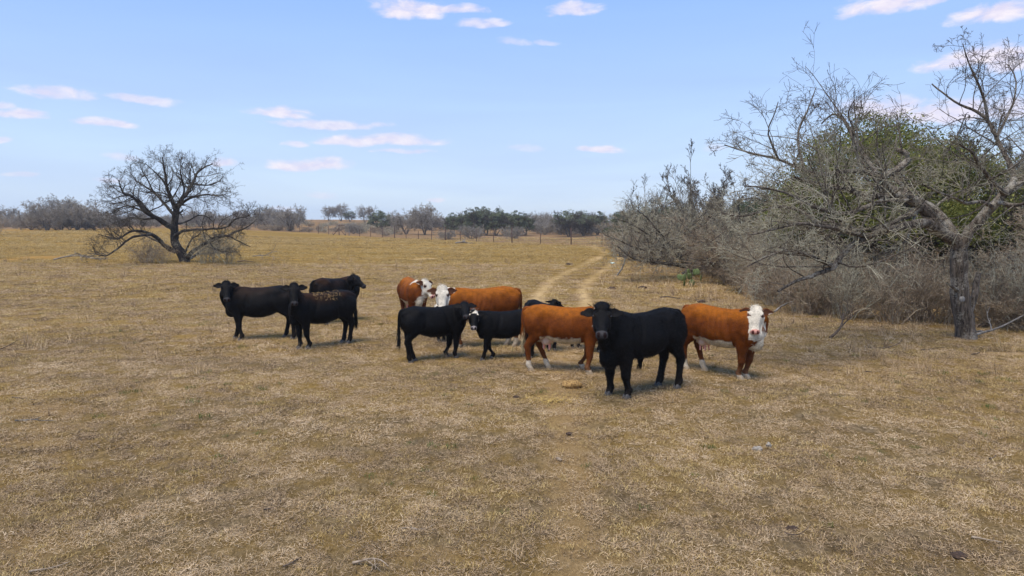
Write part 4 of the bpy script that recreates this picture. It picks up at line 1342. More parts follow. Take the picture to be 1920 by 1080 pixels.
def right_tree():
    b = on_ground(1811, 634)
    def L(pts, r0, r1, lo=.2, f=1.0):
        return (rel(b, pts), r0, r1, lo, f)
    limbs = [
        L([(1812, 640, 0), (1809, 606, 0), (1801, 566, .02), (1798, 530, 0), (1798, 500, 0), (1798, 468, 0)], .21, .165, 1, 0),
        L([(1799, 480, 0), (1790, 455, -.1), (1772, 438, -.2), (1756, 425, -.3), (1738, 400, -.4), (1724, 386, -.5)], .15, .115, .8, .3),
        L([(1724, 388, -.5), (1706, 372, -.7), (1687, 368, -.9), (1668, 368, -1.0), (1645, 366, -1.1), (1620, 368, -1.2), (1592, 356, -1.3), (1560, 352, -1.5), (1522, 340, -1.7), (1490, 330, -1.9)], .12, .022, .15),
        L([(1690, 368, -.9), (1660, 350, -.9), (1652, 332, -.9), (1680, 320, -.8), (1704, 300, -.7), (1700, 288, -.7), (1680, 280, -.6)], .10, .05, .3, .5),
        L([(1655, 338, -.9), (1640, 320, -.6), (1618, 290, -.3), (1604, 268, 0), (1592, 245, .2), (1580, 225, .3), (1566, 214, .4), (1550, 222, .5), (1540, 232, .6)], .055, .016, .2),
        L([(1652, 332, -.9), (1620, 322, -.8), (1580, 322, -.7), (1540, 326, -.6), (1500, 316, -.5), (1460, 300, -.4), (1420, 290, -.3), (1385, 280, -.2), (1358, 272, -.1)], .06, .012, .2),
        L([(1508, 318, -.5), (1500, 290, -.4), (1496, 262, -.3), (1500, 236, -.2), (1512, 210, -.1), (1522, 185, 0), (1530, 165, .1)], .035, .010, .1),
        L([(1460, 300, -.4), (1448, 270, -.5), (1440, 245, -.6), (1452, 215, -.7), (1460, 190, -.8)], .028, .009, .1),
        L([(1600, 265, 0), (1600, 240, -.6), (1590, 215, -1.0), (1600, 190, -1.2)], .03, .01, .1),
        L([(1798, 478, 0), (1795, 450, .25), (1778, 425, .5), (1762, 400, .8), (1742, 385, 1.1), (1720, 372, 1.5), (1690, 350, 2.0), (1660, 322, 2.6), (1640, 300, 3)], .13, .03, .3),
        L([(1752, 428, -.25), (1738, 419, -.6), (1722, 417, -1.0), (1700, 422, -1.3), (1678, 426, -1.6), (1645, 438, -2.0), (1608, 456, -2.4), (1580, 480, -2.7), (1557, 503, -2.9), (1524, 516, -3.1), (1490, 527, -3.2), (1458, 545, -3.3)], .12, .022, .35),
        L([(1720, 391, -.5), (1700, 405, -.9), (1680, 415, -1.2), (1655, 426, -1.6), (1630, 430, -2.1), (1600, 432, -2.6), (1570, 440, -3.2)], .085, .02, .4, .9),
        L([(1640, 440, -2.0), (1610, 440, -2.6), (1575, 430, -3.2), (1540, 425, -3.6), (1500, 420, -4), (1450, 430, -4.2), (1405, 440, -4.4)], .05, .012, .2),
        L([(1600, 432, -2.4), (1560, 425, -2.0), (1530, 415, -1.6), (1500, 395, -1.2), (1465, 388, -.8), (1430, 395, -.5), (1390, 405, 0), (1350, 398, .4)], .065, .012, .2),
        L([(1560, 500, -2.9), (1520, 480, -3.4), (1480, 470, -3.7), (1440, 480, -3.9), (1400, 500, -4)], .04, .010, .15),
        L([(1668, 368, -1.0), (1630, 385, -1.6), (1590, 400, -2.0), (1550, 395, -2.4), (1510, 380, -2.6), (1470, 360, -2.8), (1430, 350, -2.9), (1395, 350, -3)], .06, .012, .2),
        L([(1800, 474, 0), (1808, 455, -.1), (1817, 434, -.1), (1832, 416, -.2), (1850, 398, -.3), (1868, 382, -.4), (1885, 362, -.4), (1900, 350, -.4)], .135, .08, .8, .3),
        L([(1890, 360, -.4), (1900, 335, -.2), (1890, 300, 0), (1872, 268, .2), (1862, 245, .2), (1852, 228, .3), (1832, 212, .4), (1812, 202, .5), (1790, 190, .6), (1768, 175, .7), (1745, 158, .8)], .07, .015, .25),
        L([(1852, 228, .3), (1846, 190, .1), (1835, 160, 0), (1822, 130, -.1), (1812, 105, -.2), (1806, 85, -.2)], .04, .010, .15),
        L([(1868, 260, .2), (1885, 225, .8), (1900, 190, 1.2), (1905, 150, 1.6), (1890, 120, 2)], .04, .010, .2),
        L([(1862, 388, -.4), (1840, 378, -1.0), (1815, 382, -1.6), (1790, 372, -2.2), (1760, 360, -2.8), (1730, 345, -3.2)], .05, .014, .2),
        L([(1870, 380, -.4), (1900, 385, -1.0), (1940, 378, -1.6), (1990, 365, -2)], .06, .02, .2),
        L([(1888, 360, -.4), (1920, 340, .2), (1960, 300, .6), (2000, 250, 1), (2030, 200, 1.2)], .09, .02, .2),
        L([(1885, 365, -.4), (1860, 340, -1.4), (1838, 310, -2.2), (1822, 285, -2.8), (1800, 270, -3.2)], .06, .014, .2),
        L([(1795, 545, -.1), (1786, 538, -.35), (1776, 532, -.55)], .05, .028, 1, 0),
        L([(1812, 600, .1), (1826, 560, .2), (1830, 530, .3), (1836, 512, .3)], .09, .05, 1, 0)]
    t = bare_tree('mesquite_tree', 'large bare mesquite with a furrowed trunk and arching limbs at the right edge', 'tree', None, b, limbs, 12, minr=.0034, dens=.9, bark1=True, trunk_sides=32, spec=[dict(FINE[0], rr=.42, rref=.015)] + FINE[1:])
    # sawn-off limb scar on the trunk
    c = at_px(1804, 561, b.y - .25)
    v, fc = ellipsoid((c.x - b.x, c.y - b.y, c.z - b.z), (.07, .03, .07))
    link('limb_scar', mesh_np('limb_scar', v, fc), t, M_DEAD)
    return t


def leaning_tree():
    b = on_ground(1290, 517)
    def L(pts, r0, r1, lo=.2, f=1.0):
        return (rel(b, pts), r0, r1, lo, f)
    limbs = [
        L([(1284, 520, 0), (1296, 508, 0), (1310, 500, .2), (1330, 492, .5), (1352, 484, .9)], .26, .14, .8, .3),
        L([(1302, 506, 0), (1288, 500, -.6), (1272, 497, -1.2), (1250, 494, -1.8), (1228, 492, -2.4), (1210, 490, -3.0), (1194, 488, -3.5), (1176, 478, -4), (1158, 462, -4.4)], .15, .02, .2),
        L([(1296, 506, 0), (1280, 488, -.4), (1262, 474, -.8), (1248, 466, -1.2), (1225, 458, -1.6), (1205, 440, -2), (1180, 425, -2.4)], .13, .02, .2),
        L([(1250, 467, -1.2), (1232, 450, -2.2), (1200, 430, -3.2), (1172, 415, -4), (1150, 410, -4.6)], .07, .015, .1),
        L([(1262, 495, -1.4), (1240, 480, -2.2), (1212, 470, -2.8), (1185, 462, -3.4), (1155, 448, -4), (1132, 440, -4.4)], .07, .015, .2),
        L([(1310, 500, .2), (1304, 480, .6), (1290, 455, 1.0), (1270, 430, 1.4), (1250, 400, 1.8), (1235, 375, 2)], .12, .02, .2),
        L([(1330, 492, .5), (1345, 470, .4), (1356, 450, .2), (1350, 425, 0), (1330, 400, -.2), (1310, 380, -.4)], .12, .02, .2),
        L([(1350, 485, .9), (1370, 470, 1.2), (1392, 455, 1.6), (1410, 430, 2), (1420, 400, 2.3), (1415, 370, 2.6)], .11, .02, .2),
        L([(1322, 496, .4), (1345, 502, -1), (1375, 500, -2.2), (1405, 490, -3.2), (1435, 492, -4)], .09, .02, .2),
        L([(1304, 480, .6), (1325, 450, 1.8), (1340, 415, 2.6), (1345, 385, 3.2)], .07, .02, .2),
        L([(1300, 505, 0), (1270, 480, -1.8), (1240, 440, -3.4), (1215, 410, -4.6), (1195, 395, -5.4)], .09, .016, .2)]
    return bare_tree('mesquite_tree', 'bare mesquite leaning low toward the dirt track above the prickly pear', 'tree', None, b, limbs, 13, minr=.005, dens=1.1, bark1=True, trunk_sides=24, spec=[dict(FINE[0], rr=.42, rref=.017)] + FINE[1:])


# ------------------------------------------------------------------ thicket and horizon kinds
def proto_bare(name, seed, stems, H, spread, r0, lean=(0, 0), low=.2, minr=.006, dens=1.0, twig=None, spec=FINE, nsub=4):
    rg = np.random.default_rng(seed)
    return bare_tree(name, None, 'tree', None, (0, 0, 0), auto_limbs(rg, stems, H, spread, r0, lean, low=low, nsub=nsub), seed, spec, minr, dens, twig, trunk_sides=8)


def proto_shrub(name, seed, stems, H, minr=.0045, twig=None, arch=.4):
    """many thin stems straight from the ground"""
    rg = np.random.default_rng(seed)
    a = rg.uniform(0, 2 * PI, stems); q = rg.uniform(0, .35, stems)
    S = np.stack([np.cos(a) * q, np.sin(a) * q, np.zeros(stems)], 1)
    D = np.stack([np.cos(a) * arch * rg.uniform(.2, 1.6, stems), np.sin(a) * arch * rg.uniform(.2, 1.6, stems), np.ones(stems)], 1)
    L = H * rg.uniform(.5, 1.15, stems)
    P, R = branch_set(rg, S, D, L, rg.uniform(.007, .016, stems), 9, .09, -.02, .6, .05)
    sets = [(P, R, 4)]
    S, D, L2, R2 = sprout(rg, P, R, 6, .2, 1, (20, 60), .42, .6, L, minr, .1)
    P2, R2 = branch_set(rg, S, D, L2, R2, 5, .13, 0, .6, .15)
    sets2 = [(P2, np.maximum(R2, minr), 3)]
    S, D, L3, R3 = sprout(rg, P2, R2, 4, .15, 1, (25, 70), .5, .7, L2, minr)
    P3, R3 = branch_set(rg, S, D, L3, R3, 3, .16, 0, .5, .15)
    sets2.append((P3, np.maximum(R3, minr), 3))
    root = empty(name)
    tag(root, None, 'shrub')
    link('stems', tube_mesh('stems', sets), root, M_TWIG if twig is None else twig)
    link('twigs', tube_mesh('twigs', sets2), root, M_TWIG if twig is None else twig)
    return root


def leaf_mat(name, a, b_, c):
    m, t, b = material(name, .6, .3)
    at = t.n('ShaderNodeAttribute', attribute_name='lf').outputs['Fac']
    t.l(t.ramp(at, [(.05, a), (.5, b_), (.95, c)]), b.inputs['Base Color'])
    tr = t.n('ShaderNodeBsdfTranslucent')
    t.l(t.ramp(at, [(.05, a), (.5, b_), (.95, c)]), tr.inputs[0])
    mx = t.n('ShaderNodeMixShader'); mx.inputs[0].default_value = .25
    out = [n for n in m.node_tree.nodes if n.type == 'OUTPUT_MATERIAL'][0]
    t.l(b.outputs[0], mx.inputs[1]); t.l(tr.outputs[0], mx.inputs[2]); t.l(mx.outputs[0], out.inputs[0])
    return m


M_LEAF = leaf_mat('leaves_olive', (.065, .076, .013), (.15, .165, .028), (.25, .24, .055))
M_LEAFF = leaf_mat('leaves_grey_green', (.07, .085, .045), (.15, .17, .09), (.24, .26, .15))
M_LEAFD = leaf_mat('leaves_dark', (.045, .060, .026), (.10, .12, .055), (.18, .19, .10))


def proto_leafy(name, seed, H, W, leaf, nleaf, clumps, stems=3, minr=.008, mat=None, trunk_h=.3, dens=.5):
    rg = np.random.default_rng(seed)
    limbs = auto_limbs(rg, stems, H * .9, W * .42, .16 * H / 6, low=.0, nsub=5)
    root = bare_tree(name, None, 'tree', None, (0, 0, 0), limbs, seed, FINE[:3], minr, dens, M_TWIGD, trunk_sides=8)
    # leaf clumps spread over the crown's shell and inside
    a = rg.uniform(0, 2 * PI, clumps); e = np.arcsin(rg.uniform(-.25, 1, clumps)); q = rg.uniform(.45, 1.0, clumps) ** .6
    C = np.stack([np.cos(a) * np.cos(e) * q * W / 2, np.sin(a) * np.cos(e) * q * W / 2, H * trunk_h + (H * (1 - trunk_h)) * (.28 + .72 * np.sin(e) * q)], 1)
    C[:, 2] = np.clip(C[:, 2], H * trunk_h * .8, H)
    cr = rg.uniform(.07, .15, clumps) * W
    ci = rg.integers(0, clumps, nleaf)
    off = rg.normal(0, 1, (nleaf, 3)); off /= np.linalg.norm(off, axis=1)[:, None]
    off *= (rg.uniform(.2, 1.0, nleaf) ** .5 * cr[ci])[:, None]; off[:, 2] *= .6
    Cn = C[ci] + off
    d = rg.normal(0, 1, (nleaf, 3)); d /= np.linalg.norm(d, axis=1)[:, None]
    s = np.cross(d, rg.normal(0, 1, (nleaf, 3))); s /= np.linalg.norm(s, axis=1)[:, None]
    L = (leaf * rg.uniform(.6, 1.4, nleaf))[:, None]
    V = np.stack([Cn - d * L * .5, Cn + s * L * .28, Cn + d * L * .5, Cn - s * L * .28], 1).reshape(-1, 3)
    F = np.arange(nleaf)[:, None] * 4 + np.arange(4)[None]
    tone = np.clip(rg.uniform(.2, .8, clumps)[ci] + rg.normal(0, .15, nleaf), 0, 1)
    me = mesh_np('foliage', V, [F], False, {'lf': np.repeat(tone, 4)})
    link('foliage', me, root, mat or M_LEAF)
    return root


_used = {}


def place(proto, px, Y, h=None, label=None, cat=None, group=None, rz=None, rg=None, py=None, x=None, sx=None):
    """the first placing moves the prototype itself, later ones copy it"""
    c = copy_tree(proto) if proto.name in _used else proto
    _used[proto.name] = 1
    X = (px - 960) / FPX * Y if x is None else x
    c.location = (X, Y, tz(X, Y) - .03)
    c.rotation_euler = (0, 0, rz if rz is not None else rg.uniform(0, 2 * PI))
    s = h if h is not None else 1.0
    c.scale = (s * (sx or 1), s * (sx or 1), s)
    tag(c, label, cat, group)
    return c
# ------------------------------------------------------------------ the three near mesquites
left_tree()
right_tree()
leaning_tree()

FAR = [dict(per=2.2, ang=(35, 75), len=2.2, rr=.6, rref=.03, K=6, wig=.13, zig=.1, sides=4, up=.15),
       dict(per=6, ang=(30, 70), lr=.5, rr=.6, K=4, wig=.15, zig=.1, sides=3, up=.12),
       dict(per=5, ang=(30, 75), lr=.5, rr=.7, K=3, wig=.18, zig=.1, sides=3)]


def thicket():
    rg = random.Random(5)
    B = [proto_bare('bare_tree', 31, 4, 5.6, 3.0, .10, low=.15, minr=.0062, dens=.85),
         proto_bare('bare_tree', 32, 5, 4.6, 3.0, .10, low=.35, minr=.0062, dens=.85, twig=M_TWIGR),
         proto_bare('bare_tree', 33, 5, 6.2, 2.2, .075, low=.05, minr=.006, dens=.9, twig=M_TWIGD, spec=UPR)]
    Sh = [proto_shrub('bare_shrub', 41, 26, 1.9, twig=M_TWIGR), proto_shrub('bare_shrub', 42, 34, 1.3, twig=M_TWIGR, arch=.6), proto_shrub('bare_shrub', 43, 20, 2.5, arch=.3)]
    GB = [proto_leafy('evergreen_tree', 51, 6.2, 6.6, .085, 62000, 230, stems=4, mat=M_LEAF, trunk_h=.25),
          proto_leafy('evergreen_tree', 52, 4.6, 5.0, .075, 26000, 120, stems=3, mat=M_LEAFD, trunk_h=.2)]
    GT = 'bare trees of the thicket'
    GS = 'bare shrubs under the thicket'
    # evergreens standing in the thicket (pixel x, depth, scale, kind, label)
    for px, Y, s, k, lab in [(1640, 24.5, 1.04, 0, 'tall olive-green evergreen rising behind the arching mesquite at right'),
                             (1770, 25.5, .92, 0, 'olive-green evergreen behind the mesquite trunk fork, right of the tallest green crown'),
                             (1545, 29, .80, 0, 'lower olive evergreen at the left flank of the tall green crown'),
                             (1188, 62, .98, 1, 'round dark green evergreen at the far left end of the thicket beside the track'),
                             (1245, 58, 1.05, 1, 'green evergreen showing above the leaning mesquite'),
                             (1440, 36, 1.0, 1, 'dark evergreen deep in the thicket between leaning mesquite and tall green crown')]:
        place(GB[k], px, Y, s, lab, 'tree', 'evergreen trees in the thicket', rg=rg)
    # bare trees: labelled ones that show against the sky, then the mass
    for px, Y, s, k, lab in [(1212, 46, .86, 2, 'thin bare tree with bundles of upright twigs above the far end of the thicket'),
                             (1305, 37, .98, 2, 'tall bare tree with dark twigs standing over the middle of the thicket'),
                             (1372, 33, .84, 0, 'bare tree beside the tall dark-twigged one, over the thicket'),
                             (1925, 23, .95, 2, 'tall bare tree reaching over the top right behind the furrowed mesquite')]:
        place(B[k], px, Y, s, lab, 'tree', None, rg=rg)
    lab = 'grey leafless tree among others of its kind in the tangled thicket'
    spots = [(1368, 31, .80, 1), (1345, 36, .85, 1), (1405, 29, .74, 0), (1425, 26.5, .62, 1), (1320, 39, .86, 0), (1165, 56, .70, 1), (1195, 50, .74, 1), (1225, 44, .72, 1), (1255, 42, .74, 0), (1285, 43, .82, 1), (1330, 44, .92, 1), (1390, 30, .70, 1),
             (1350, 40, .85, 0), (1400, 38, .88, 0), (1425, 31, .72, 1), (1480, 28, .60, 0), (1475, 33, .78, 1), (1540, 25.5, .50, 1), (1600, 26, .5, 1),
             (1680, 25.5, .5, 0), (1840, 26, .55, 1), (1900, 24.5, .6, 0),
             (1930, 26, .8, 1), (1965, 23, .8, 0), (1990, 20.5, .7, 1), (1880, 31, .9, 1), (1830, 31, .9, 0), (1700, 33, .9, 1), (1580, 36, .9, 1), (1500, 42, .95, 0), (1440, 46, .95, 1),
             (1380, 50, .95, 1), (1310, 55, .95, 0), (1260, 62, .95, 1), (1600, 44, 1.1, 1), (1760, 38, 1.1, 1), (2060, 24, 1, 0), (2050, 19, .9, 1)]
    for px, Y, s, k in spots:
        place(B[k], px, Y, s * rg.uniform(.92, 1.06), lab, 'tree', GT, rg=rg)
    # shrubs in front and below
    lab = 'thin-stemmed leafless shrub among others along the foot of the thicket'
    n = 0
    edge = [(1185, 62), (1215, 50), (1250, 42), (1300, 38), (1350, 31), (1400, 26), (1450, 22.5), (1500, 20.5), (1560, 19), (1620, 18.4), (1700, 18.2), (1780, 18), (1860, 17.6), (1920, 17), (2040, 16)]
    for i in range(len(edge) - 1):
        (p0, y0), (p1, y1) = edge[i], edge[i + 1]
        for j in range(7 if p0 > 1340 else 4):
            f = rg.random(); px = p0 + (p1 - p0) * f; Y = y0 + (y1 - y0) * f
            Y *= 1 + rg.choice([rg.uniform(0, .06), rg.uniform(.06, .2), rg.uniform(.2, .5)])
            place(Sh[rg.choice([0, 1, 2, 2])], px, Y, rg.uniform(.65, 1.1), lab, 'shrub', GS, rg=rg)
    # single shrubs out in the open
    place(Sh[1], 275, 46.0, 1.35, 'small brown shrub left of the lone mesquite trunk', 'shrub', None, rg=rg)
    place(Sh[0], 305, 45.2, .85, 'low grey shrub nearest the left side of the lone mesquite trunk', 'shrub', None, rg=rg)
    place(Sh[2], 378, 45.0, .8, 'grey shrub of upright stems just right of the lone mesquite trunk', 'shrub', None, rg=rg)
    place(Sh[2], 400, 46.5, .9, 'grey leafless shrub under the right limbs of the lone mesquite', 'shrub', None, rg=rg)
    place(Sh[2], 428, 44.6, 1.0, 'pale shrub under the tips of the lone mesquite right limbs', 'shrub', None, rg=rg)
    place(Sh[0], -8, 105, 2.2, 'leafless shrub cut by the left picture edge in the far pasture', 'shrub', None, rg=rg)


def horizon():
    rg = random.Random(9)
    B = [proto_bare('bare_tree', 61, 5, 6, 3.6, .14, low=.25, minr=.020, dens=.9, spec=FAR, twig=M_TWIGF, nsub=5),
         proto_bare('bare_tree', 62, 4, 6, 3.0, .14, low=.1, minr=.020, dens=1.0, spec=FAR, twig=M_TWIGF, nsub=5),
         proto_bare('bare_tree', 63, 6, 4, 3.4, .10, low=.45, minr=.020, dens=.9, spec=FAR, twig=M_TWIGF, nsub=5)]
    G = [proto_leafy('oak_tree', 71, 5.2, 6.0, .20, 9000, 90, stems=3, minr=.02, mat=M_LEAFF, trunk_h=.22, dens=.35),
         proto_leafy('oak_tree', 72, 5.6, 5.0, .20, 7000, 80, stems=4, minr=.02, mat=M_LEAFF, trunk_h=.15, dens=.35),
         proto_leafy('oak_tree', 73, 5.0, 6.4, .20, 3000, 44, stems=5, minr=.02, mat=M_LEAFF, trunk_h=.42, dens=.6)]
    single = [(B[0], 92, 128, .95, 'wide bare tree at the left end of the far left clump'), (B[0], 148, 131, .98, 'bare tree with a dark leaning stem at the right end of the far left clump'),
              (B[1], 118, 136, 1.0, 'taller bare tree in the middle of the far left clump'), (B[0], 545, 158, 1.0, 'round bare tree behind the fence, left of the triangular brace'),
              (B[1], 618, 262, .85, 'leftmost of the small bare trees on the horizon rise'), (B[1], 641, 262, 1.0, 'small bare tree on the horizon rise above the triangular brace'),
              (G[2], 658, 258, .8, 'small dark leafy tree on the horizon rise right of the bare pair'), (B[1], 686, 250, .95, 'small bare tree on the rise touching the lone green oak'),
              (G[0], 715, 165, 1.0, 'lone round green oak behind the fence'), (B[2], 664, 152, .6, 'low spreading bare bush right behind the fence by the brace'),
              (B[0], 762, 150, .90, 'bare grey tree right of the lone green oak'), (B[1], 797, 145, .98, 'bare tree with a tall dead snag left of the oak grove'),
              (B[2], 838, 112, .42, 'pale bare bush close behind the fence at the left of the oak grove'), (B[2], 885, 116, .6, 'wide pale bare bush in front of the oak grove'), (B[2], 962, 116, .55, 'bare bush in front of the right part of the oak grove'),
              (G[2], 1066, 134, 1.02, 'open-crowned oak standing alone left of the thicket end'), (G[2], 1094, 138, 1.0, 'open-crowned oak half hidden by the leaning mesquite tips'), (G[1], 1120, 146, .9, 'farther oak just behind the leaning mesquite tips')]
    for pr, px, Y, s, lab in single:
        place(pr, px, Y, s, lab, 'tree', None, rg=rg)
    for px, Y, s in [(850, 150, .85), (872, 146, .92), (893, 142, 1.05), (912, 145, .98), (930, 140, 1.0), (948, 144, .94), (968, 139, .92), (985, 142, .82), (905, 155, 1.1)]:
        place(G[rg.choice([0, 1, 1])], px, Y, s, 'grey-green oak in the dense oak grove beyond the fence', 'tree', 'oaks of the far grove', rg=rg)
    lab = 'leafless grey tree in the distant tree line on the horizon'
    for px in list(range(-220, 60, 14)) + list(range(170, 530, 11)):
        Y = rg.uniform(165, 215)
        place(B[rg.choice([0, 2, 1, 2])], px + rg.uniform(-6, 6), Y, rg.uniform(.58, .82), lab, 'tree', 'bare trees of the distant tree line', rg=rg)
    for px in list(range(735, 1240, 13)):
        Y = rg.uniform(175, 215)
        place(B[rg.choice([0, 2, 2])], px + rg.uniform(-6, 6), Y, rg.uniform(.6, .85), lab, 'tree', 'bare trees of the distant tree line', rg=rg)
    for px in range(1010, 1180, 13):
        place(B[2], px + rg.uniform(-4, 4), rg.uniform(138, 165), rg.uniform(.62, .8), lab, 'tree', 'bare trees of the distant tree line', rg=rg)
    for px in (62, 78, 108, 134, 165, 180):
        place(B[2], px, rg.uniform(132, 142), rg.uniform(.75, .95), lab, 'tree', 'bare trees of the distant tree line', rg=rg)
    for px in (495, 508, 522, 560):
        place(B[1], px, rg.uniform(170, 190), rg.uniform(.6, .8), lab, 'tree', 'bare trees of the distant tree line', rg=rg)
    S2 = [proto_shrub('brown_shrub', 81, 30, 1.5, minr=.016, twig=M_TWIGR, arch=.6), proto_shrub('brown_shrub', 82, 24, 1.7, minr=.016, twig=M_TWIG, arch=.7)]
    for i in range(110):
        px = rg.uniform(490, 780) if i % 5 else rg.uniform(-20, 490)
        Y = rg.uniform(152, 215) - (px > 700) * 18
        place(S2[rg.randint(0, 1)], px, Y, rg.uniform(.5, 1.1), 'low brown leafless shrub in the rough ground beyond the fence', 'shrub', 'brown shrubs beyond the fence', rg=rg, sx=1.3)


thicket()
horizon()


# ------------------------------------------------------------------ fence
def rusty(name, a, b_, rough=.8):
    return flat_mat(name, a, b_, 9, rough)


M_POSTM = rusty('rusty_steel', (.05, .03, .022), (.13, .07, .045))
M_POSTW = rusty('weathered_wood', (.14, .12, .10), (.30, .27, .23))
M_WIRE = rusty('wire', (.16, .13, .11), (.24, .20, .17))


def fence():
    pts = [on_ground(1190, 461), on_ground(1071, 458.5), on_ground(960, 456), on_ground(835, 450.5), on_ground(740, 446.5), on_ground(636, 441.5), on_ground(500, 438.5), on_ground(300, 436)]
    c = pts[0]
    root = empty('wire_fence', (c.x, c.y, c.z))
    tag(root, 'long wire fence with rusty steel and wooden posts across the far pasture', 'fence')
    rg = random.Random(3)
    def pos(v):
        return (v.x - c.x, v.y - c.y, v.z - c.z)
    allp = []
    for i in range(len(pts) - 1):
        a, b = pts[i], pts[i + 1]
        n = max(1, round((b - a).length / 4.3))
        for k in range(n):
            p = a.lerp(b, k / n); p.z = tz(p.x, p.y)
            allp.append((p, k == 0))
    tops = []
    for p, big in allp:
        h = 2.1 if big else rg.choice([1.35, 1.45, 1.5, 1.75])
        r = .075 if big else .05
        wood = (not big) and rg.random() < .14
        if wood: r = .075
        ln = rg.gauss(0, .03)
        x, y, z = pos(p)
        v, fc = tube([(x, y, z - .2), (x + ln * .5, y, z + h * .5), (x + ln, y, z + h)], [r, r, r * .95], 8, (0, 1, 0))
        link('post', mesh_np('post', v, fc), root, M_POSTW if wood else M_POSTM)
    for hgt in (.2, .42, .65, .9, 1.2):
        W = [(x + 0, y, z + hgt + rg.gauss(0, .015)) for (x, y, z) in (pos(p) for p, _ in allp)]
        v, fc = tube(W, [.014] * len(W), 4)
        link('wire', mesh_np('wire', v, fc), root, M_WIRE)
    # triangular brace at the corner post
    p = pts[5]; x, y, z = pos(p)
    for s in (-1, 1):
        v, fc = tube([(x, y, z + 1.45), (x + s * 1.35, y - s * .3, z - .05)], [.055, .055], 8)
        link('brace', mesh_np('brace', v, fc), root, M_POSTM)
        v, fc = tube([(x + s * 1.35, y - s * .3, z - .15), (x + s * 1.35, y - s * .3, z + .5)], [.06, .055], 8)
        link('brace_foot', mesh_np('brace_foot', v, fc), root, M_POSTM)
    v, fc = tube([(x, y, z + 1.95), (x + 1.3, y - .3, z + 1.98)], [.04, .04], 8)
    link('rail', mesh_np('rail', v, fc), root, M_POSTM)
    return root


fence()


# ------------------------------------------------------------------ things lying on the ground
M_DUNG = flat_mat('dung_dry', (.12, .065, .02), (.46, .29, .11), 40, .9)
M_DUNGD = flat_mat('dung_dark', (.03, .018, .012), (.09, .055, .035), 22, .8)
M_HAY = flat_mat('hay_yellow', (.36, .22, .05), (.62, .44, .15), 40, .9)
M_BONE = flat_mat('pale_wood', (.20, .15, .10), (.40, .32, .235), 30, .8)
M_STICK = flat_mat('stick_bark', (.05, .035, .025), (.17, .125, .09), 25, .9)
M_STONE = flat_mat('pale_stone', (.20, .175, .14), (.40, .36, .30), 18, .9)
M_PLAS = flat_mat('pale_plastic', (.55, .75, .72), (.75, .88, .86), 5, .4)
M_CACT = flat_mat('prickly_pear_green', (.10, .14, .045), (.17, .21, .075), 10, .7)


def lump(name, p, r, amp, seed, mat, label, cat, rz=0, flat=.0):
    v, fc = ellipsoid((0, 0, r[2] * .45), r, None, 26)
    n = fbm(v[:, 0] / r[0] * 2.2, v[:, 1] / r[1] * 2.2, v[:, 2] / r[2] * 2.2, seed, 4)
    v = v * (1 + amp * n)[:, None]
    v[:, 2] = np.maximum(v[:, 2], -.02)
    o = link(name, mesh_np(name, v, fc), None, mat)
    o.location = p; o.rotation_euler = (0, 0, rz)
    tag(o, label, cat)
    return o


def stick_thing(name, px, py, length, r, ang, label, cat, mat, forks=2, seed=0, lift=.02, rise=0.0):
    rg = np.random.default_rng(seed)
    p = on_ground(px, py)
    sets = []
    def one(a, d, L, rr, lv):
        P, R = branch_set(rg, np.array([a]), np.array([d]), np.array([L]), np.array([rr]), 8, .10, -.012, .65, .05)
        P[..., 2] = np.maximum(P[..., 2], rr * .7 - .01)
        sets.append((P, R, 7))
        if lv > 0:
            for _ in range(forks):
                k = rg.integers(2, 7)
                q = rg.choice([-1, 1]) * rg.uniform(.5, 1.0)
                dd = P[0, k] - P[0, k - 1]
                dd = np.array([dd[0] * math.cos(q) - dd[1] * math.sin(q), dd[0] * math.sin(q) + dd[1] * math.cos(q), dd[2] + rise * .06])
                one(P[0, k], nrm(dd), L * rg.uniform(.3, .55), R[0, k] * .7, lv - 1)
    one(np.array([-length / 2, 0, lift]), np.array([1, 0, .05 + rise * .3]), length, r, 2 if forks else 0)
    o = link(name, tube_mesh(name, sets), None, mat)
    o.location = (p.x, p.y, p.z); o.rotation_euler = (0, 0, ang)
    tag(o, label, cat)
    return o


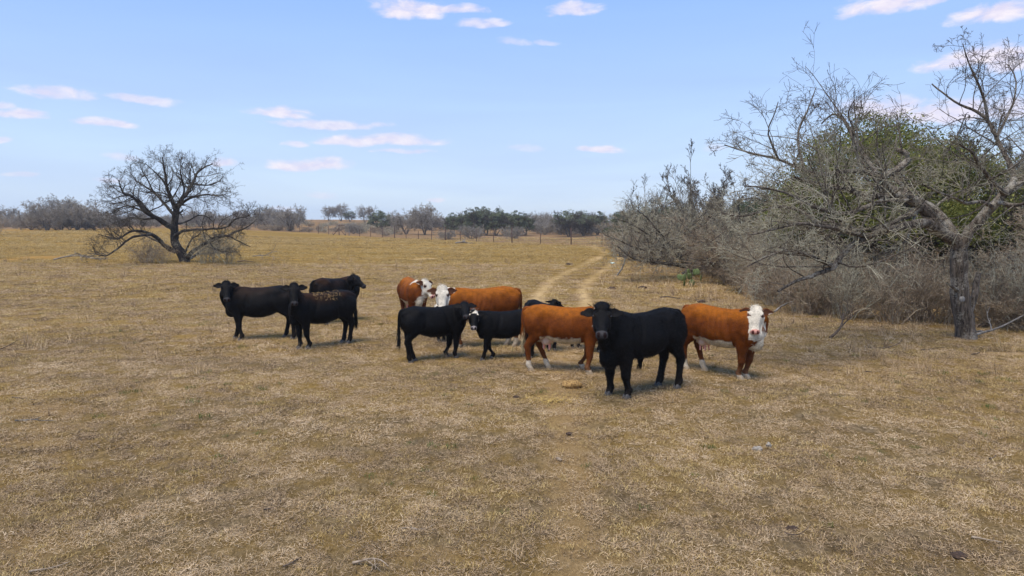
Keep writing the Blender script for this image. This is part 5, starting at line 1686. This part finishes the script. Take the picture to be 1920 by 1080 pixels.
def litter():
    p = on_ground(1072, 725)
    lump('dung_pile', p, (.17, .12, .08), .45, 3, M_DUNG, 'domed yellow-brown dry dung pile on the track in front of the bull', 'dung')
    # trampled hay
    rg = np.random.default_rng(8)
    q = on_ground(1030, 751)
    n = 700
    P0 = np.stack([rg.normal(0, .22, n), rg.normal(0, .12, n), rg.uniform(.002, .03, n)], 1)
    th = rg.uniform(0, 2 * PI, n); L = rg.uniform(.02, .07, n)
    d = np.stack([np.cos(th), np.sin(th), rg.normal(0, .2, n)], 1) * L[:, None]
    s = np.stack([-np.sin(th), np.cos(th), np.zeros(n)], 1) * .003
    V = np.stack([P0 - s, P0 + s, P0 + d + s, P0 + d - s], 1).reshape(-1, 3)
    o = link('hay_scatter', mesh_np('hay_scatter', V, [np.arange(n)[:, None] * 4 + np.arange(4)[None]], False), None, M_HAY)
    o.location = q
    tag(o, 'trampled yellow hay bits on the track below the dung pile', 'hay', kind='stuff')
    for px, py, r, lab, m in [(1205, 541, .17, 'dark dung pat in the grass behind the bull, near the prickly pear', M_DUNGD), (1317, 568, .16, 'dark dung pat just behind the back of the rightmost red cow', M_DUNGD),
                              (1067, 497, .22, 'small dark dung pat in the far pasture beside the track', M_DUNGD), (748, 618, .07, 'tiny yellow dung lump by the rear leg of the farthest red cow', M_DUNG),
                              (1067, 814, .04, 'small dark dung lump on the track above the pale wood chip', M_DUNGD), (968, 745, .045, 'small brown dung lump left of the trampled hay', M_DUNGD),
                              (1485, 993, .05, 'brown clod in the foreground near the thin dark twig', M_DUNGD), (1797, 1044, .06, 'dark clod near the lower right corner', M_DUNGD), (1148, 542, .16, 'brown dung pat on the grass right of the track', M_DUNGD)]:
        lump('dung_pat', on_ground(px, py), (r, r * .8, r * .42), .9, px, m, lab, 'dung')
    lump('stone', on_ground(1419, 845), (.07, .045, .035), .8, 5, M_STONE, 'pale angular stone in the foreground right of the track', 'stone', .3)
    lump('stone', on_ground(1441, 838), (.045, .03, .035), .9, 6, M_STONE, 'smaller pale stone touching the larger one at its right', 'stone', .9)
    lump('wood_chip', on_ground(1048, 862), (.045, .018, .018), .4, 7, M_BONE, 'pale wood chip lying on the bare track', 'wood', -.9)
    lump('plastic_scrap', on_ground(1148, 494), (.16, .09, .06), .8, 8, M_PLAS, 'pale turquoise scrap of litter on the far track', 'litter')
    for a in [('fallen_stick', 797, 990, .26, .013, .45, 'short pale broken stick in the foreground left of centre', 'stick', M_BONE, 1, 1),
              ('fallen_stick', 765, 992, .12, .007, .6, 'thin curved white twig beside the broken stick', 'stick', M_BONE, 0, 2),
              ('fallen_stick', 712, 1055, .42, .011, .2, 'forked weathered sticks near the bottom edge left of centre', 'stick', M_BONE, 2, 3),
              ('fallen_stick', 560, 1052, .30, .008, 1.0, 'thin twig near the bottom edge, left of the forked sticks', 'stick', M_STICK, 1, 4),
              ('fallen_stick', 95, 1068, .28, .008, .5, 'thin pale twig near the lower left corner', 'stick', M_BONE, 0, 5),
              ('fallen_stick', 530, 950, .35, .008, .7, 'dark thin stick in the left foreground grass', 'stick', M_STICK, 0, 6),
              ('fallen_stick', 82, 745, .9, .010, .15, 'grey branching twig lying at the left in the near pasture', 'stick', M_STICK, 2, 7),
              ('fallen_stick', 65, 790, .5, .010, .1, 'small grey twig pile below the branching twig at left', 'stick', M_DEAD, 3, 8),
              ('fallen_stick', 1505, 1010, .30, .006, -.5, 'thin dark twig in the right foreground', 'stick', M_STICK, 0, 9),
              ('fallen_stick', 1862, 863, .10, .012, .1, 'stubby dark stick near the right edge of the pasture', 'stick', M_STICK, 0, 10),
              ('fallen_stick', 1850, 1016, .22, .010, -.5, 'pale bark strip in the lower right foreground', 'stick', M_BONE, 0, 11),
              ('fallen_stick', 17, 656, .5, .012, .3, 'dark stick at the left picture edge level with the black cows feet', 'stick', M_STICK, 1, 12),
              ('fallen_stick', 1660, 653, .9, .018, 0, 'dark limb lying flat left of the mesquite trunk', 'branch', M_STICK, 0, 13),
              ('fallen_stick', 1745, 657, .45, .014, .1, 'short dark stick lying in front of the mesquite trunk', 'branch', M_STICK, 0, 14),
              ('fallen_stick', 1845, 665, .6, .012, .2, 'thin forked stick lying right of the mesquite trunk', 'branch', M_STICK, 1, 15),
              ('fallen_stick', 1655, 700, .6, .010, -.3, 'pale-tipped stick in the grass below the fallen branches', 'branch', M_STICK, 0, 16)]:
        nm, px, py, L, r, ang, lab, cat, m, fk, sd_ = a
        stick_thing(nm, px, py, L, r, ang, lab, cat, m, fk, 300 + sd_)
    stick_thing('dead_branch', 1590, 633, 1.1, .035, .35, 'dark dead branch with upturned end in front of the thicket', 'branch', M_STICK, 3, 321, .03, 1.6)
    stick_thing('dead_branch', 1890, 613, 2.4, .045, .12, 'long dark fallen limb behind the mesquite trunk at right', 'branch', M_STICK, 2, 322, .05, .6)
    stick_thing('dead_branch', 1890, 636, 1.8, .035, -.12, 'grey weathered fallen limb right of the mesquite trunk', 'branch', M_DEAD, 3, 323, .05, .4)
    stick_thing('dead_branch', 1218, 521, 3.2, .045, -.2, 'pale bleached dead branch lying left of the prickly pear', 'branch', M_DEAD, 4, 324, .1, 2.6)
    stick_thing('dead_branch', 1290, 560, 2.0, .025, .0, 'dark dead branch on the grass behind the rightmost red cow', 'branch', M_STICK, 3, 325, .05, .8)
    stick_thing('dead_branch', 1500, 585, 2.6, .030, .6, 'grey dead branch leaning out at the foot of the thicket', 'branch', M_DEAD, 4, 326, .1, 2.2)
    stick_thing('dead_branch', 402, 488, 3.8, .07, .35, 'bleached fallen branches right of the lone mesquite trunk', 'branch', M_DEAD, 5, 327, .1, 2.2)
    stick_thing('dead_branch', 150, 489, 3.5, .05, .1, 'grey dead twigs lying left of the lone mesquite', 'branch', M_DEAD, 5, 328, .1, .8)
    stick_thing('dead_branch', 508, 483, 3.0, .035, -.1, 'thin dead twigs on the grass right of the lone mesquite', 'branch', M_DEAD, 3, 329, .1, .8)
    stick_thing('dead_branch', 462, 492, 1.3, .05, .0, 'short dark log on the grass right of the lone mesquite', 'branch', M_STICK, 0, 330, .05, 0)
    stick_thing('dead_branch', 1878, 585, 2.2, .035, 1.0, 'bleached dead branch standing up behind the mesquite trunk', 'branch', M_DEAD, 4, 331, .1, 3.0)
    stick_thing('dead_branch', 872, 457, 2.6, .12, .1, 'dark fallen limb on the grass before the far fence', 'branch', M_DEAD, 2, 332, .1, .8)
    # prickly pear
    c = on_ground(1293, 537)
    root = empty('prickly_pear', c)
    tag(root, 'green prickly pear cactus under the leaning mesquite', 'cactus')
    rg = random.Random(4)
    for i in range(17):
        x, y, z = rg.uniform(-.5, .5), rg.uniform(-.25, .25), rg.choice([.14, .16, .38, .45, .62])
        x *= 1 - z * .3
        th, ti = rg.uniform(0, PI), rg.gauss(0, .3)
        Rm = np.array(Matrix.Rotation(th, 3, 'Z') @ Matrix.Rotation(ti, 3, 'Y'))
        v, fc = ellipsoid((x, y, z), (.105, .02, .145), Rm, 14)
        link('pad', mesh_np('pad', v, fc), root, M_CACT)


litter()


# ------------------------------------------------------------------ air
def haze():
    V, F = [], []
    x0, x1, y0, y1, z0, z1 = -1820, 1820, -70, 900, -2.5, 15
    V = [(x, y, z) for x in (x0, x1) for y in (y0, y1) for z in (z0, z1)]
    F = [(0, 1, 3, 2), (4, 6, 7, 5), (0, 4, 5, 1), (2, 3, 7, 6), (0, 2, 6, 4), (1, 5, 7, 3)]
    me = bpy.data.meshes.new('haze'); me.from_pydata(V, [], F); me.update()
    m = bpy.data.materials.new('haze'); m.use_nodes = True
    nt = m.node_tree; nt.nodes.clear()
    out = nt.nodes.new('ShaderNodeOutputMaterial'); pv = nt.nodes.new('ShaderNodeVolumePrincipled')
    pv.inputs['Density'].default_value = HAZE_DENSITY
    pv.inputs['Color'].default_value = (.80, .86, .95, 1)
    nt.links.new(pv.outputs[0], out.inputs['Volume'])
    o = link('haze', me, None, m)
    tag(o, 'thin pale haze in the air over the pasture', 'haze', kind='stuff')


HAZE_DENSITY = 0.00045
haze()
